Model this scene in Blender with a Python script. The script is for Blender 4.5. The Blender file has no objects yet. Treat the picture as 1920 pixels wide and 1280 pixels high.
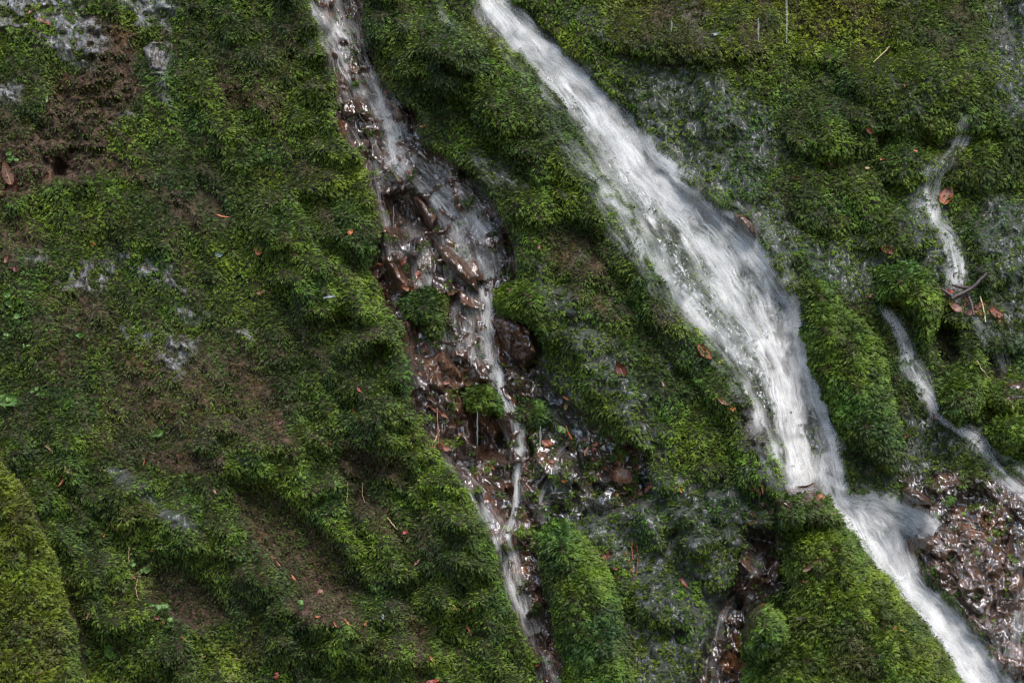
import bpy, math
import numpy as np

rng = np.random.default_rng(11)
scene = bpy.context.scene
COL = scene.collection
F = 3840.0            # focal length in photo pixels (the frame is 1920 x 1280)
CAMZ = 1.6

# ------------------------------------------------------------------ noise
def hash2(ix, iy, seed):
    h = (ix.astype(np.uint32) * np.uint32(374761393) + iy.astype(np.uint32) * np.uint32(668265263) + np.uint32((seed * 2246822519 + 12345) & 0xffffffff))
    h = (h ^ (h >> np.uint32(13))) * np.uint32(1274126177)
    h = (h ^ (h >> np.uint32(16))) * np.uint32(2246822519)
    h = h ^ (h >> np.uint32(15))
    return h.astype(np.float64) / 4294967296.0

def pnoise(x, y, seed=0):
    x = np.asarray(x, float); y = np.asarray(y, float)
    ix = np.floor(x).astype(np.int64); iy = np.floor(y).astype(np.int64)
    fx = x - ix; fy = y - iy
    u = fx**3 * (fx * (fx * 6 - 15) + 10); v = fy**3 * (fy * (fy * 6 - 15) + 10)
    def g(ox, oy):
        a = hash2(ix + ox, iy + oy, seed) * 2 * math.pi
        return np.cos(a) * (fx - ox) + np.sin(a) * (fy - oy)
    a = g(0, 0) * (1 - u) + g(1, 0) * u
    b = g(0, 1) * (1 - u) + g(1, 1) * u
    return (a * (1 - v) + b * v) * 1.5

def fbm(x, y, octv=3, seed=0, gain=0.5):
    s = 0; a = 1.0; f = 1.0; tot = 0
    for k in range(octv):
        s = s + a * pnoise(x * f + 17.3 * k, y * f - 9.1 * k, seed + k); tot += a
        a *= gain; f *= 2.03
    return s / tot

def cells(x, y, seed=0):
    """cellular noise: facet height of the nearest cell and distance to the cell border"""
    ix = np.floor(x).astype(np.int64); iy = np.floor(y).astype(np.int64)
    d1 = np.full(x.shape, 9.0); d2 = np.full(x.shape, 9.0); h = np.zeros(x.shape)
    for ox in (-1, 0, 1):
        for oy in (-1, 0, 1):
            cx = ix + ox; cy = iy + oy
            jx = cx + hash2(cx, cy, seed); jy = cy + hash2(cx, cy, seed + 1)
            dx = x - jx; dy = y - jy
            d = np.hypot(dx, dy)
            tilt = (hash2(cx, cy, seed + 2) - .5) * dx * 1.6 + (hash2(cx, cy, seed + 3) - .25) * dy * -1.4 + hash2(cx, cy, seed + 4)
            n = d < d1
            d2 = np.where(n, d1, np.minimum(d2, d)); h = np.where(n, tilt, h); d1 = np.where(n, d, d1)
    return h, d2 - d1

def sstep(a, b, x):
    t = np.clip((x - a) / (b - a), 0, 1)
    return t * t * (3 - 2 * t)

# ------------------------------------------------------------------ the grid the cliff is built on
xs = np.concatenate([np.arange(-900, -201, 23.0), np.arange(-180, 2101, 3.0), np.arange(2121, 2900, 23.0)])
ys = np.concatenate([np.arange(-700, -161, 23.0), np.arange(-150, 1431, 3.0), np.arange(1451, 1990, 23.0)])
X, Y = np.meshgrid(xs, ys)
NY, NX = X.shape
WX = X + 14 * fbm(X / 55, Y / 55, 3, 101); WY = Y + 14 * fbm(X / 55, Y / 55, 3, 202)     # ragged outlines

def win(pts, pad):
    p = np.asarray(pts, float)
    i0 = np.searchsorted(xs, p[:, 0].min() - pad); i1 = np.searchsorted(xs, p[:, 0].max() + pad)
    j0 = np.searchsorted(ys, p[:, 1].min() - pad); j1 = np.searchsorted(ys, p[:, 1].max() + pad)
    return slice(max(j0, 0), max(j1, 1)), slice(max(i0, 0), max(i1, 1))

def polyline_dist(pts, px, py):
    d = np.full(px.shape, 1e9)
    for (x0, y0), (x1, y1) in zip(pts[:-1], pts[1:]):
        ex, ey = x1 - x0, y1 - y0
        t = np.clip(((px - x0) * ex + (py - y0) * ey) / (ex * ex + ey * ey + 1e-9), 0, 1)
        d = np.minimum(d, np.hypot(px - x0 - t * ex, py - y0 - t * ey))
    return d

def poly_sdf(pts, px, py):
    d = polyline_dist(list(pts) + [pts[0]], px, py)
    inside = np.zeros(px.shape, bool)
    n = len(pts)
    for i in range(n):
        x0, y0 = pts[i]; x1, y1 = pts[(i + 1) % n]
        if y0 == y1: continue
        c = ((y0 > py) != (y1 > py)) & (px < (x1 - x0) * (py - y0) / (y1 - y0) + x0)
        inside ^= c
    return np.where(inside, d, -d)

def mask(pts, soft=24, warp=True):
    out = np.zeros(X.shape)
    w = win(pts, soft + 30)
    gx, gy = (WX[w], WY[w]) if warp else (X[w], Y[w])
    out[w] = sstep(-soft * .5, soft * .5, poly_sdf(pts, gx, gy))
    return out

def ridge(pts, r, h, p=0.8, rough=1.1):
    global R
    w = win(pts, r + 30)
    d = polyline_dist(pts, WX[w], WY[w]) / r
    R[w] += h * np.clip(1.0 - .25 * rough + rough * fbm(X[w] / 75, Y[w] / 60, 2, 15), .2, 1.25) * np.clip(1 - d * d, 0, 1) ** p

def bump(cx, cy, rx, ry, h):
    global R
    w = win([(cx - rx, cy - ry), (cx + rx, cy + ry)], 30)
    d = np.hypot((WX[w] - cx) / rx, (WY[w] - cy) / ry)
    R[w] += h * np.clip(1 - d * d, 0, 1) ** .7

def sink(pts, h, soft=20):
    global R
    R -= h * mask(pts, soft)

# ------------------------------------------------------------------ outlines of the water courses
FALL = [(885, -200), (890, 0), (895, 40), (960, 90), (1010, 130), (1050, 190), (1090, 250), (1130, 320), (1170, 370), (1210, 430), (1235, 490), (1260, 560), (1300, 612), (1345, 655), (1385, 700),
        (1425, 765), (1448, 830), (1465, 890), (1480, 935), (1560, 960), (1595, 985), (1640, 1045), (1690, 1105), (1730, 1165), (1780, 1225), (1815, 1300), (1900, 1450), (2010, 1450), (1905, 1300), (1850, 1220), (1800, 1145),
        (1745, 1098), (1700, 1090), (1695, 1010), (1750, 990), (1700, 945), (1640, 925), (1590, 925), (1578, 860), (1548, 770), (1522, 700), (1503, 620), (1500, 560), (1470, 540), (1440, 480), (1410, 420), (1350, 390),
        (1290, 350), (1240, 300), (1190, 220), (1130, 160), (1060, 100), (1010, 40), (960, 0), (950, -200)]
CASC = [(560, -200), (570, 0), (600, 60), (625, 150), (630, 250), (680, 300), (705, 370), (712, 450), (690, 505), (720, 560), (760, 640), (775, 770), (830, 855), (900, 955), (935, 1050), (965, 1150), (1000, 1240), (1010, 1450),
        (1090, 1450), (1060, 1290), (1040, 1180), (1015, 1080), (1015, 1000), (1060, 985), (1150, 960), (1230, 930), (1220, 860), (1130, 800), (1050, 740), (1010, 680), (950, 640), (935, 560), (975, 520), (965, 460), (930, 385), (880, 325), (800, 275), (785, 215),
        (720, 165), (695, 80), (675, 0), (660, -200)]
LOWER = [(1400, 1000), (1480, 1010), (1480, 1090), (1410, 1150), (1390, 1290), (1390, 1450), (1290, 1450), (1300, 1290), (1330, 1190), (1370, 1110)]
RWALL = [(1690, 890), (1760, 880), (1850, 900), (1960, 880), (2070, 900), (2070, 1450), (1980, 1450), (1870, 1260), (1800, 1140), (1750, 1090), (1690, 1000), (1740, 985), (1690, 940)]

# ------------------------------------------------------------------ relief, in metres towards the viewer
S = WX * .52 + WY * .854; N = WX * .854 - WY * .52         # along and across the dip of the slope
R = 0.065 * fbm(N / 190, S / 480, 3, 1) + 0.045 * (0.5 - np.abs(fbm(N / 105, S / 300, 2, 5))) + 0.030 * fbm(N / 42, S / 84, 3, 9) + 0.026 * fbm(WX / 46, WY / 36, 2, 13)
rib_m = mask([(800, 60), (920, 120), (1010, 220), (1110, 310), (1190, 400), (1250, 500), (1320, 610), (1400, 700), (1450, 800), (1460, 900), (1400, 960), (1300, 850), (1180, 690), (1060, 520), (960, 360), (860, 210)], 60)
R = R * (1 - .6 * rib_m)
# left slope: overlapping moss shelves that dip to the lower right
ridge([(545, -60), (590, 60), (615, 180), (635, 340), (690, 430)], 80, .12)
ridge([(420, -80), (470, 60), (520, 200), (560, 330)], 55, .05)
ridge([(330, 0), (420, 60), (490, 110)], 40, .05)
ridge([(345, 130), (400, 210), (450, 290)], 36, .05)
ridge([(430, 130), (500, 200)], 34, .04)
ridge([(540, 420), (610, 560), (690, 690), (755, 780)], 85, .15)
ridge([(650, 560), (710, 600), (750, 700)], 50, .07)
ridge([(480, 620), (540, 700), (600, 740)], 50, .05)
ridge([(420, 830), (560, 890), (640, 960), (720, 1060), (800, 1140)], 55, .12)
ridge([(560, 815), (720, 820), (800, 880), (850, 950), (890, 1030)], 66, .11)
ridge([(700, 960), (760, 1010), (770, 1060)], 40, .06)
ridge([(150, 860), (260, 950), (380, 1000), (500, 1070), (560, 1140)], 66, .12)
ridge([(10, 880), (100, 1000), (180, 1090), (260, 1180), (340, 1240), (400, 1300)], 75, .13)
ridge([(560, 1180), (720, 1190), (790, 1260), (810, 1400)], 70, .14)
ridge([(840, 1000), (870, 1110), (950, 1210), (1010, 1320)], 66, .13)
ridge([(60, 350), (150, 380), (300, 440)], 60, .05)
bump(60, 800, 120, 90, .05)
# the moss rib between the cascade and the waterfall
ridge([(690, -60), (760, 40), (830, 120)], 75, .13)
ridge([(800, 90), (900, 130), (980, 225), (1080, 310), (1160, 400), (1220, 490), (1285, 590), (1370, 690), (1420, 770), (1445, 870)], 70, .17, .7, .25)
ridge([(850, 170), (930, 280), (1050, 460), (1150, 600), (1280, 770), (1390, 950), (1410, 1020)], 130, .13, .8, .5)
ridge([(1010, 560), (1090, 680), (1190, 800), (1240, 900)], 50, .06)
ridge([(1170, 930), (1230, 970), (1290, 1010)], 52, .09)
bump(1000, 380, 60, 45, .05)
bump(1250, 1130, 70, 60, .07); bump(1060, 880, 40, 30, .05); bump(1100, 945, 60, 30, .05)
# right-hand wall
for b in [(1560, 245, 95, 58, .11), (1570, 375, 95, 66, .10), (1740, 180, 175, 90, .13), (1705, 305, 66, 46, .09), (1835, 310, 75, 56, .10), (1680, 440, 80, 56, .07), (1875, 450, 90, 90, .09),
          (1330, 210, 60, 70, .06), (1300, 60, 190, 60, .10), (1480, 110, 60, 50, .06), (1340, 330, 60, 50, .04), (1760, 60, 100, 50, .08), (1910, 250, 40, 60, .08), (1440, 470, 60, 50, .05), (1790, 905, 60, 40, .06)]:
    bump(*b)
sink([(1150, -60), (1560, -60), (1900, -80), (1900, 60), (1640, 120), (1540, 95), (1330, 70), (1150, 40)], .10, 50)
sink([(1480, 100), (1560, 120), (1620, 190), (1610, 210), (1530, 170), (1470, 140)], .07, 30)
# channels
fall_m = mask(FALL, 26); casc_m = mask(CASC, 22); low_m = mask(LOWER, 24); rwall_m = mask(RWALL, 24)
R = R - fall_m * (.10 + 0.45 * (R - .03))
R = R - casc_m * (.11 + 0.45 * (R - .03)) - low_m * .06
# hollows under the shelves
HOLLOWS = [([(430, 895), (500, 905), (590, 970), (650, 1040), (690, 1110), (600, 1130), (520, 1065), (450, 970)], .11),
           ([(640, 890), (690, 905), (730, 960), (765, 1010), (760, 1030), (700, 985), (650, 930)], .10),
           ([(235, 1050), (330, 1060), (400, 1105), (430, 1160), (360, 1180), (285, 1130)], .10),
           ([(640, 820), (700, 860), (760, 870), (780, 900), (700, 890), (640, 870)], .06),
           ([(70, 1190), (110, 1170), (110, 1240), (80, 1260)], .08),
           ([(75, 290), (150, 285), (140, 340), (80, 335)], .06), ([(98, 305), (126, 305), (124, 332), (100, 334)], .12),
           ([(715, 365), (785, 368), (800, 400), (815, 425), (770, 440), (735, 430)], .13),
           ([(875, 765), (935, 775), (960, 820), (955, 870), (900, 850), (880, 800)], .13),
           ([(1752, 600), (1790, 612), (1800, 660), (1780, 690), (1755, 670)], .15),
           ([(1395, 985), (1480, 1000), (1470, 1030), (1400, 1020)], .05), ([(1330, 1110), (1395, 1090), (1380, 1160), (1330, 1200)], .03),
           ([(1690, 1000), (1715, 1000), (1735, 1090), (1700, 1095)], .06), ([(1840, 660), (1900, 660), (1890, 720), (1850, 715)], .08),
           ([(1380, 760), (1425, 770), (1425, 810), (1390, 815)], .06), ([(370, 330), (430, 400), (420, 430), (350, 380)], .05),
           ([(930, 590), (1010, 610), (1020, 650), (990, 690), (940, 660)], .05)]
for k_, (pts, h) in enumerate(HOLLOWS): sink(pts, h * (.55 if k_ < 5 else .9), 30 if k_ < 5 else 18)
# broken rock in the cascade and on the right-hand wall
rocky = np.clip(casc_m + low_m + rwall_m * .9, 0, 1)
ch, cb = cells(N / 32, S / 46, 31)
ch2, cb2 = cells(N / 13, S / 18, 47)
rk = 1 - .68 * rwall_m
R = R + rocky * (0.045 * fbm(N / 60, S / 80, 2, 33) + rwall_m * .018 * fbm(N / 14, S / 26, 3, 35) + 0.085 * rk * (ch - .5) + 0.014 * (ch2 - .5) - .012 * sstep(.12, 0, cb) + 0.006 * fbm(X / 9, Y / 9, 2, 71))
# fine lumps everywhere
R = R + (1 - rocky) * (0.012 * fbm(X / 17, Y / 15, 3, 77)) + fall_m * .014 * fbm(N / 24, S / 60, 3, 79)

T = 6.0 + 0.55 * (640 - Y) / 640.0 - R                      # depth from the camera plane
T_bed = T.copy()
HUM = sstep(.16, .40, fbm(N / 17, S / 60, 3, 91)) * fall_m * sstep(200, 420, Y)
T = T - .036 * HUM * .45 - .012 * fall_m * np.clip(fbm(N / 16, S / 24, 2, 93), 0, 1)
def world(px, py, t):
    return np.stack([(px - 960) / F * t, t, CAMZ + (640 - py) / F * t], -1)
def bil(A, px, py):
    fi = np.interp(px, xs, np.arange(NX)); fj = np.interp(py, ys, np.arange(NY))
    i = np.clip(fi.astype(int), 0, NX - 2); j = np.clip(fj.astype(int), 0, NY - 2)
    a = fi - i; b = fj - j
    if A.ndim == 3: a = a[:, None]; b = b[:, None]
    return (A[j, i] * (1 - a) + A[j, i + 1] * a) * (1 - b) + (A[j + 1, i] * (1 - a) + A[j + 1, i + 1] * a) * b
def blur(A, r, n=2):
    for _ in range(n):
        for ax in (0, 1):
            P = np.pad(A, [(r + 1, r) if k == ax else (0, 0) for k in (0, 1)], mode='edge').cumsum(ax)
            A = (np.take(P, range(2 * r + 1, P.shape[ax]), ax) - np.take(P, range(0, P.shape[ax] - 2 * r - 1), ax)) / (2 * r + 1)
    return A
def normals(Tg):
    P = world(X, Y, Tg)
    du = np.gradient(P, axis=1); dv = np.gradient(P, axis=0)
    n = np.cross(du, dv)                                     # towards the viewer
    n /= np.linalg.norm(n, axis=2, keepdims=True) + 1e-12
    n[n[..., 1] > 0] *= -1
    return n

# ------------------------------------------------------------------ what covers what (masks of material)
def union(polys, soft=24):
    m = np.zeros(X.shape)
    for p in polys: m = np.maximum(m, mask(p, soft))
    return m
BROWN = [[(100, 150), (230, 120), (270, 170), (220, 220), (200, 280), (260, 320), (300, 370), (220, 320), (110, 335), (0, 380), (-60, 385), (-60, 290), (70, 240)],
         [(150, 20), (260, 60), (250, 140), (170, 120)], [(300, 350), (360, 380), (390, 440), (330, 410)], [(240, 840), (420, 850), (420, 890), (300, 880)], [(410, 150), (480, 170), (470, 210), (420, 190)],
         [(460, 180), (530, 200), (520, 230)], [(640, 820), (740, 860), (760, 900), (640, 890)], [(540, 1120), (660, 1110), (680, 1170), (560, 1170)], [(770, 1150), (800, 1170), (800, 1290), (775, 1280)],
         [(60, 1180), (110, 1165), (115, 1240), (80, 1260)], [(1090, 470), (1130, 480), (1150, 520), (1110, 520)],
         [(1390, 750), (1440, 780), (1440, 860), (1400, 830)], [(1560, 1180), (1620, 1160), (1660, 1280), (1560, 1280)], [(1220, 560), (1260, 600), (1240, 620)]] 
HALF = [[(200, 640), (420, 640), (560, 760), (540, 830), (380, 850), (200, 800)], [(0, 180), (80, 260), (0, 280)], [(0, 400), (60, 420), (40, 520), (0, 520)], [(60, 560), (200, 560), (240, 640), (120, 660)], [(1000, 400), (1120, 440), (1180, 600), (1140, 620), (1040, 500)]]
PALE = [[(-60, -60), (120, -60), (135, 0), (205, 60), (180, 130), (110, 115), (60, 50), (0, 60), (-60, 60)], [(205, -40), (330, -40), (320, 55), (250, 45)], [(270, 80), (318, 84), (312, 130), (300, 165), (286, 140)],
        [(-60, 120), (40, 150), (30, 190), (-60, 200)], [(30, 465), (130, 478), (60, 492)], [(110, 525), (180, 478), (222, 500), (190, 545), (130, 540)], [(188, 452), (330, 500), (350, 545), (275, 525)],
        [(320, 565), (392, 590), (350, 606)], [(230, 610), (290, 615), (280, 640), (240, 642)], [(300, 625), (370, 640), (333, 705), (300, 690)], [(440, 610), (485, 625), (460, 645)], [(285, 500), (330, 515), (340, 545), (280, 530)],
        [(290, 150), (330, 170), (310, 200)], [(930, 320), (985, 345), (960, 352), (930, 340)], [(205, 200), (240, 215), (220, 230)]]
SMEAR = [[(195, 872), (240, 880), (300, 930), (330, 962), (390, 985), (370, 1005), (330, 988), (270, 935), (210, 902)], [(420, 850), (470, 862), (455, 875)], [(255, 0), (330, 10), (320, 60), (270, 40)]]
THIN = [[(1120, 170), (1250, 160), (1330, 220), (1420, 330), (1500, 420), (1520, 540), (1460, 520), (1400, 400), (1300, 340), (1230, 280)], [(1500, 450), (1700, 470), (1720, 540), (1600, 560), (1520, 520)],
        [(1840, 360), (1960, 380), (1960, 700), (1880, 620), (1850, 520)], [(1200, 880), (1440, 900), (1460, 1000), (1380, 1050), (1320, 1280), (1180, 1290), (1180, 1120), (1120, 1000)],
        [(1010, 500), (1080, 560), (1200, 700), (1260, 850), (1200, 840), (1100, 700), (1020, 590)], [(1400, 870), (1480, 900), (1470, 1000), (1400, 960)], [(1640, 780), (1760, 760), (1830, 850), (1700, 900), (1600, 890)],
        [(1000, 860), (1140, 900), (1160, 1100), (1110, 1040), (1020, 980)], [(960, 640), (1040, 660), (1150, 830), (1050, 870), (1000, 780)], [(1380, 740), (1440, 780), (1450, 880), (1400, 850)], [(880, 280), (960, 310), (940, 350), (880, 320)],
        [(1120, 60), (1230, 110), (1330, 130), (1420, 180), (1480, 270), (1460, 330), (1380, 280), (1300, 210), (1180, 160)], [(1700, 330), (1760, 300), (1830, 560), (1900, 640), (1800, 600), (1730, 520), (1690, 400)], [(1850, -40), (1940, -40), (1940, 240), (1870, 200)], [(1010, 190), (1090, 290), (1150, 390), (1120, 370), (1050, 270)]]
brown = np.clip(np.maximum(np.maximum(union(BROWN), .72 * union([h[0] for h in HOLLOWS[:6]])), .6 * union(HALF, 60)), 0, 1)
brown = np.clip(brown + .40 * sstep(.0, .4, fbm(N / 75, S / 150, 4, 301)) * (X < 820) + .55 * sstep(-.1, .4, fbm(X / 60, Y / 50, 3, 305)) * sstep(150, 60, Y) * sstep(1120, 1250, X) + .2 * sstep(.2, .5, fbm(X / 90, Y / 90, 3, 303)), 0, 1)
pale = union(PALE, 26) * sstep(-.25, .0, fbm(N / 22, S / 34, 3, 307))
smear = union(SMEAR, 18)
thin = union(THIN, 50)
thin = np.clip(np.maximum(thin, .5 * sstep(.1, .5, fbm(X / 110, Y / 110, 3, 311)) * (X > 1050)), 0, 1)
rocky_bare = np.clip(1 - .75 * mask([(1000, 760), (1260, 800), (1280, 980), (1000, 1000)], 60), 0, 1)
wet = np.clip(rocky + .8 * fall_m, 0, 1)
TUFTS = fbm(X / 26, Y / 24, 3, 313)
moss = (1 - sstep(.25, .75, rocky) * (1 - .9 * sstep(.34 - .36 * (1 - rocky_bare), .46 - .36 * (1 - rocky_bare), TUFTS + .14))) * (1 - .92 * sstep(.2, .7, fall_m) * (1 - .8 * sstep(.2, .45, TUFTS)))
moss = np.maximum(moss, .95 * sstep(.35, .7, HUM) * .15)
moss = moss * (1 - .80 * pale) * (1 - .9 * smear * sstep(-.3, .1, TUFTS))
moss = moss * (1 - .86 * thin * sstep(-.25, .15, fbm(X / 19, Y / 17, 3, 317)))
bare = union(BROWN[:2], 30)
moss = moss * (1 - .22 * brown) * (1 - .25 * bare)
T -= bare * (.026 * (cells(X / 34, Y / 30, 181)[0] - .5) + .02 * (cells(X / 12, Y / 11, 183)[0] - .5))
T -= brown * (.018 * (cells(X / 17, Y / 15, 81)[0] - .5) + .012 * fbm(X / 12, Y / 12, 2, 83)) + pale * (.022 * (cells(N / 24, S / 40, 85)[0]) + .01 * (cells(N / 10, S / 14, 87)[0] - .5))
for pts, h in HOLLOWS[5:]: moss = moss * (1 - .9 * mask(pts, 16))
rust = np.clip(sstep(-.2, .35, fbm(X / 60, Y / 60, 3, 331)) * rocky + union([[(925, 600), (950, 595), (1000, 640), (1000, 690), (960, 680)], [(800, 690), (850, 670), (870, 730), (830, 745)], [(1790, 960), (1880, 930), (1900, 1050), (1830, 1040)], [(690, 505), (750, 500), (780, 545), (720, 555)], [(1410, 900), (1450, 900), (1450, 950), (1420, 960)]]) * .9, 0, 1)

# ------------------------------------------------------------------ materials
def nodes(name):
    m = bpy.data.materials.new(name); m.use_nodes = True
    nt = m.node_tree
    return m, nt, nt.nodes['Principled BSDF'], nt.nodes['Material Output']
def nd(nt, kind, **kw):
    n = nt.nodes.new(kind)
    for k, v in kw.items():
        if isinstance(k, str) and hasattr(n, k): setattr(n, k, v)
    return n
def noise(nt, vec, scale, detail=4, rough=.6):
    n = nt.nodes.new('ShaderNodeTexNoise'); n.inputs['Scale'].default_value = scale; n.inputs['Detail'].default_value = detail; n.inputs['Roughness'].default_value = rough
    if vec is not None: nt.links.new(vec, n.inputs['Vector'])
    return n.outputs['Fac']
def mixc(nt, fac, a, b):
    n = nt.nodes.new('ShaderNodeMix'); n.data_type = 'RGBA'
    for s, v in ((n.inputs['Factor'], fac), (n.inputs['A'], a), (n.inputs['B'], b)):
        pass
    fa = [i for i in n.inputs if i.name == 'Factor' and i.type == 'VALUE'][0]
    A = [i for i in n.inputs if i.name == 'A' and i.type == 'RGBA'][0]; B = [i for i in n.inputs if i.name == 'B' and i.type == 'RGBA'][0]
    for s, v in ((fa, fac), (A, a), (B, b)):
        if isinstance(v, bpy.types.NodeSocket): nt.links.new(v, s)
        else: s.default_value = v if not isinstance(v, tuple) else (*v, 1)
    return [o for o in n.outputs if o.type == 'RGBA'][0]
def mth(nt, op, a, b=None, clamp=False):
    n = nt.nodes.new('ShaderNodeMath'); n.operation = op; n.use_clamp = clamp
    for s, v in zip(n.inputs, (a, b)):
        if v is None: continue
        if isinstance(v, bpy.types.NodeSocket): nt.links.new(v, s)
        else: s.default_value = v
    return n.outputs[0]
def ramp(nt, fac, a, b):
    n = nt.nodes.new('ShaderNodeMapRange'); n.interpolation_type = 'SMOOTHSTEP'
    nt.links.new(fac, n.inputs['Value']); n.inputs['From Min'].default_value = a; n.inputs['From Max'].default_value = b
    return n.outputs['Result']

def rock_material():
    m, nt, bs, out = nodes('wet_mossy_rock'); L = nt.links.new
    geo = nt.nodes.new('ShaderNodeTexCoord').outputs['Object']
    a1 = nt.nodes.new('ShaderNodeAttribute'); a1.attribute_name = 'Cover'
    sep = nt.nodes.new('ShaderNodeSeparateColor'); L(a1.outputs['Color'], sep.inputs['Color'])
    br, pa, we = sep.outputs[0], sep.outputs[1], sep.outputs[2]
    a2 = nt.nodes.new('ShaderNodeAttribute'); a2.attribute_name = 'Cover2'
    sep2 = nt.nodes.new('ShaderNodeSeparateColor'); L(a2.outputs['Color'], sep2.inputs['Color'])
    ru, th, fl = sep2.outputs[0], sep2.outputs[1], sep2.outputs[2]
    n1 = noise(nt, geo, 38, 6, .7); n2 = noise(nt, geo, 9, 5); n3 = noise(nt, geo, 110, 4, .7)
    mp = nt.nodes.new('ShaderNodeMapping'); mp.inputs['Rotation'].default_value = (0, math.radians(30), 0); mp.inputs['Scale'].default_value = (1, 1, .4)
    L(geo, mp.inputs['Vector'])
    n4 = noise(nt, mp.outputs['Vector'], 28, 2.0, .5)
    soil = mixc(nt, ramp(nt, n1, .35, .7), (.018, .020, .008), (.045, .042, .016))
    bro = mixc(nt, ramp(nt, n1, .35, .68), (.026, .015, .010), (.115, .070, .045))
    bro = mixc(nt, ramp(nt, n2, .52, .66), bro, mixc(nt, ramp(nt, n3, .4, .65), (.05, .022, .012), (.16, .085, .035)))
    c = mixc(nt, br, soil, bro)
    palec = mixc(nt, ramp(nt, n1, .40, .60), (.065, .056, .040), (.19, .188, .19))
    c = mixc(nt, pa, c, palec)
    wr = mixc(nt, ramp(nt, n2, .35, .65), (.022, .012, .008), (.085, .052, .036))
    wr = mixc(nt, ramp(nt, n3, .55, .8), wr, (.11, .070, .052))
    wr = mixc(nt, mth(nt, 'MULTIPLY', ru, ramp(nt, n1, .38, .66)), wr, (.17, .062, .020))
    wr = mixc(nt, mth(nt, 'MULTIPLY', fl, .8), wr, (.030, .045, .020))
    c = mixc(nt, we, c, wr)
    c = mixc(nt, mth(nt, 'MULTIPLY', th, .7), c, (.062, .068, .058))
    L(c, bs.inputs['Base Color'])
    wt = mth(nt, 'MAXIMUM', mth(nt, 'MAXIMUM', we, mth(nt, 'MULTIPLY', th, .26)), mth(nt, 'MULTIPLY', pa, .2))
    L(mth(nt, 'SUBTRACT', .85, mth(nt, 'MULTIPLY', wt, .55)), bs.inputs['Roughness'])
    L(wt, bs.inputs['Coat Weight']); bs.inputs['Coat Roughness'].default_value = .12; bs.inputs['Coat IOR'].default_value = 1.85
    L(mth(nt, 'ADD', .25, mth(nt, 'MULTIPLY', wt, .2)), bs.inputs['Specular IOR Level'])
    b = nt.nodes.new('ShaderNodeBump'); b.inputs['Strength'].default_value = .5; b.inputs['Distance'].default_value = .006
    L(n1, b.inputs['Height'])
    b2 = nt.nodes.new('ShaderNodeBump'); b2.inputs['Strength'].default_value = 1.0; b2.inputs['Distance'].default_value = .035
    L(n4, b2.inputs['Height']); L(b.outputs['Normal'], b2.inputs['Normal'])
    L(b2.outputs['Normal'], bs.inputs['Normal']); b3 = nt.nodes.new('ShaderNodeBump'); b3.inputs['Strength'].default_value = 1.0; b3.inputs['Distance'].default_value = .03; L(n4, b3.inputs['Height']); L(b3.outputs['Normal'], bs.inputs['Coat Normal'])
    return m

def moss_material():
    m, nt, bs, out = nodes('feather_moss'); L = nt.links.new
    a = nt.nodes.new('ShaderNodeAttribute'); a.attribute_name = 'Tint'
    L(a.outputs['Color'], bs.inputs['Base Color'])
    bs.inputs['Roughness'].default_value = .5; bs.inputs['Specular IOR Level'].default_value = .3
    tr = nt.nodes.new('ShaderNodeBsdfTranslucent'); L(a.outputs['Color'], tr.inputs['Color'])
    mx = nt.nodes.new('ShaderNodeMixShader'); mx.inputs[0].default_value = .28
    L(bs.outputs[0], mx.inputs[1]); L(tr.outputs[0], mx.inputs[2]); L(mx.outputs[0], out.inputs['Surface'])
    return m

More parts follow.
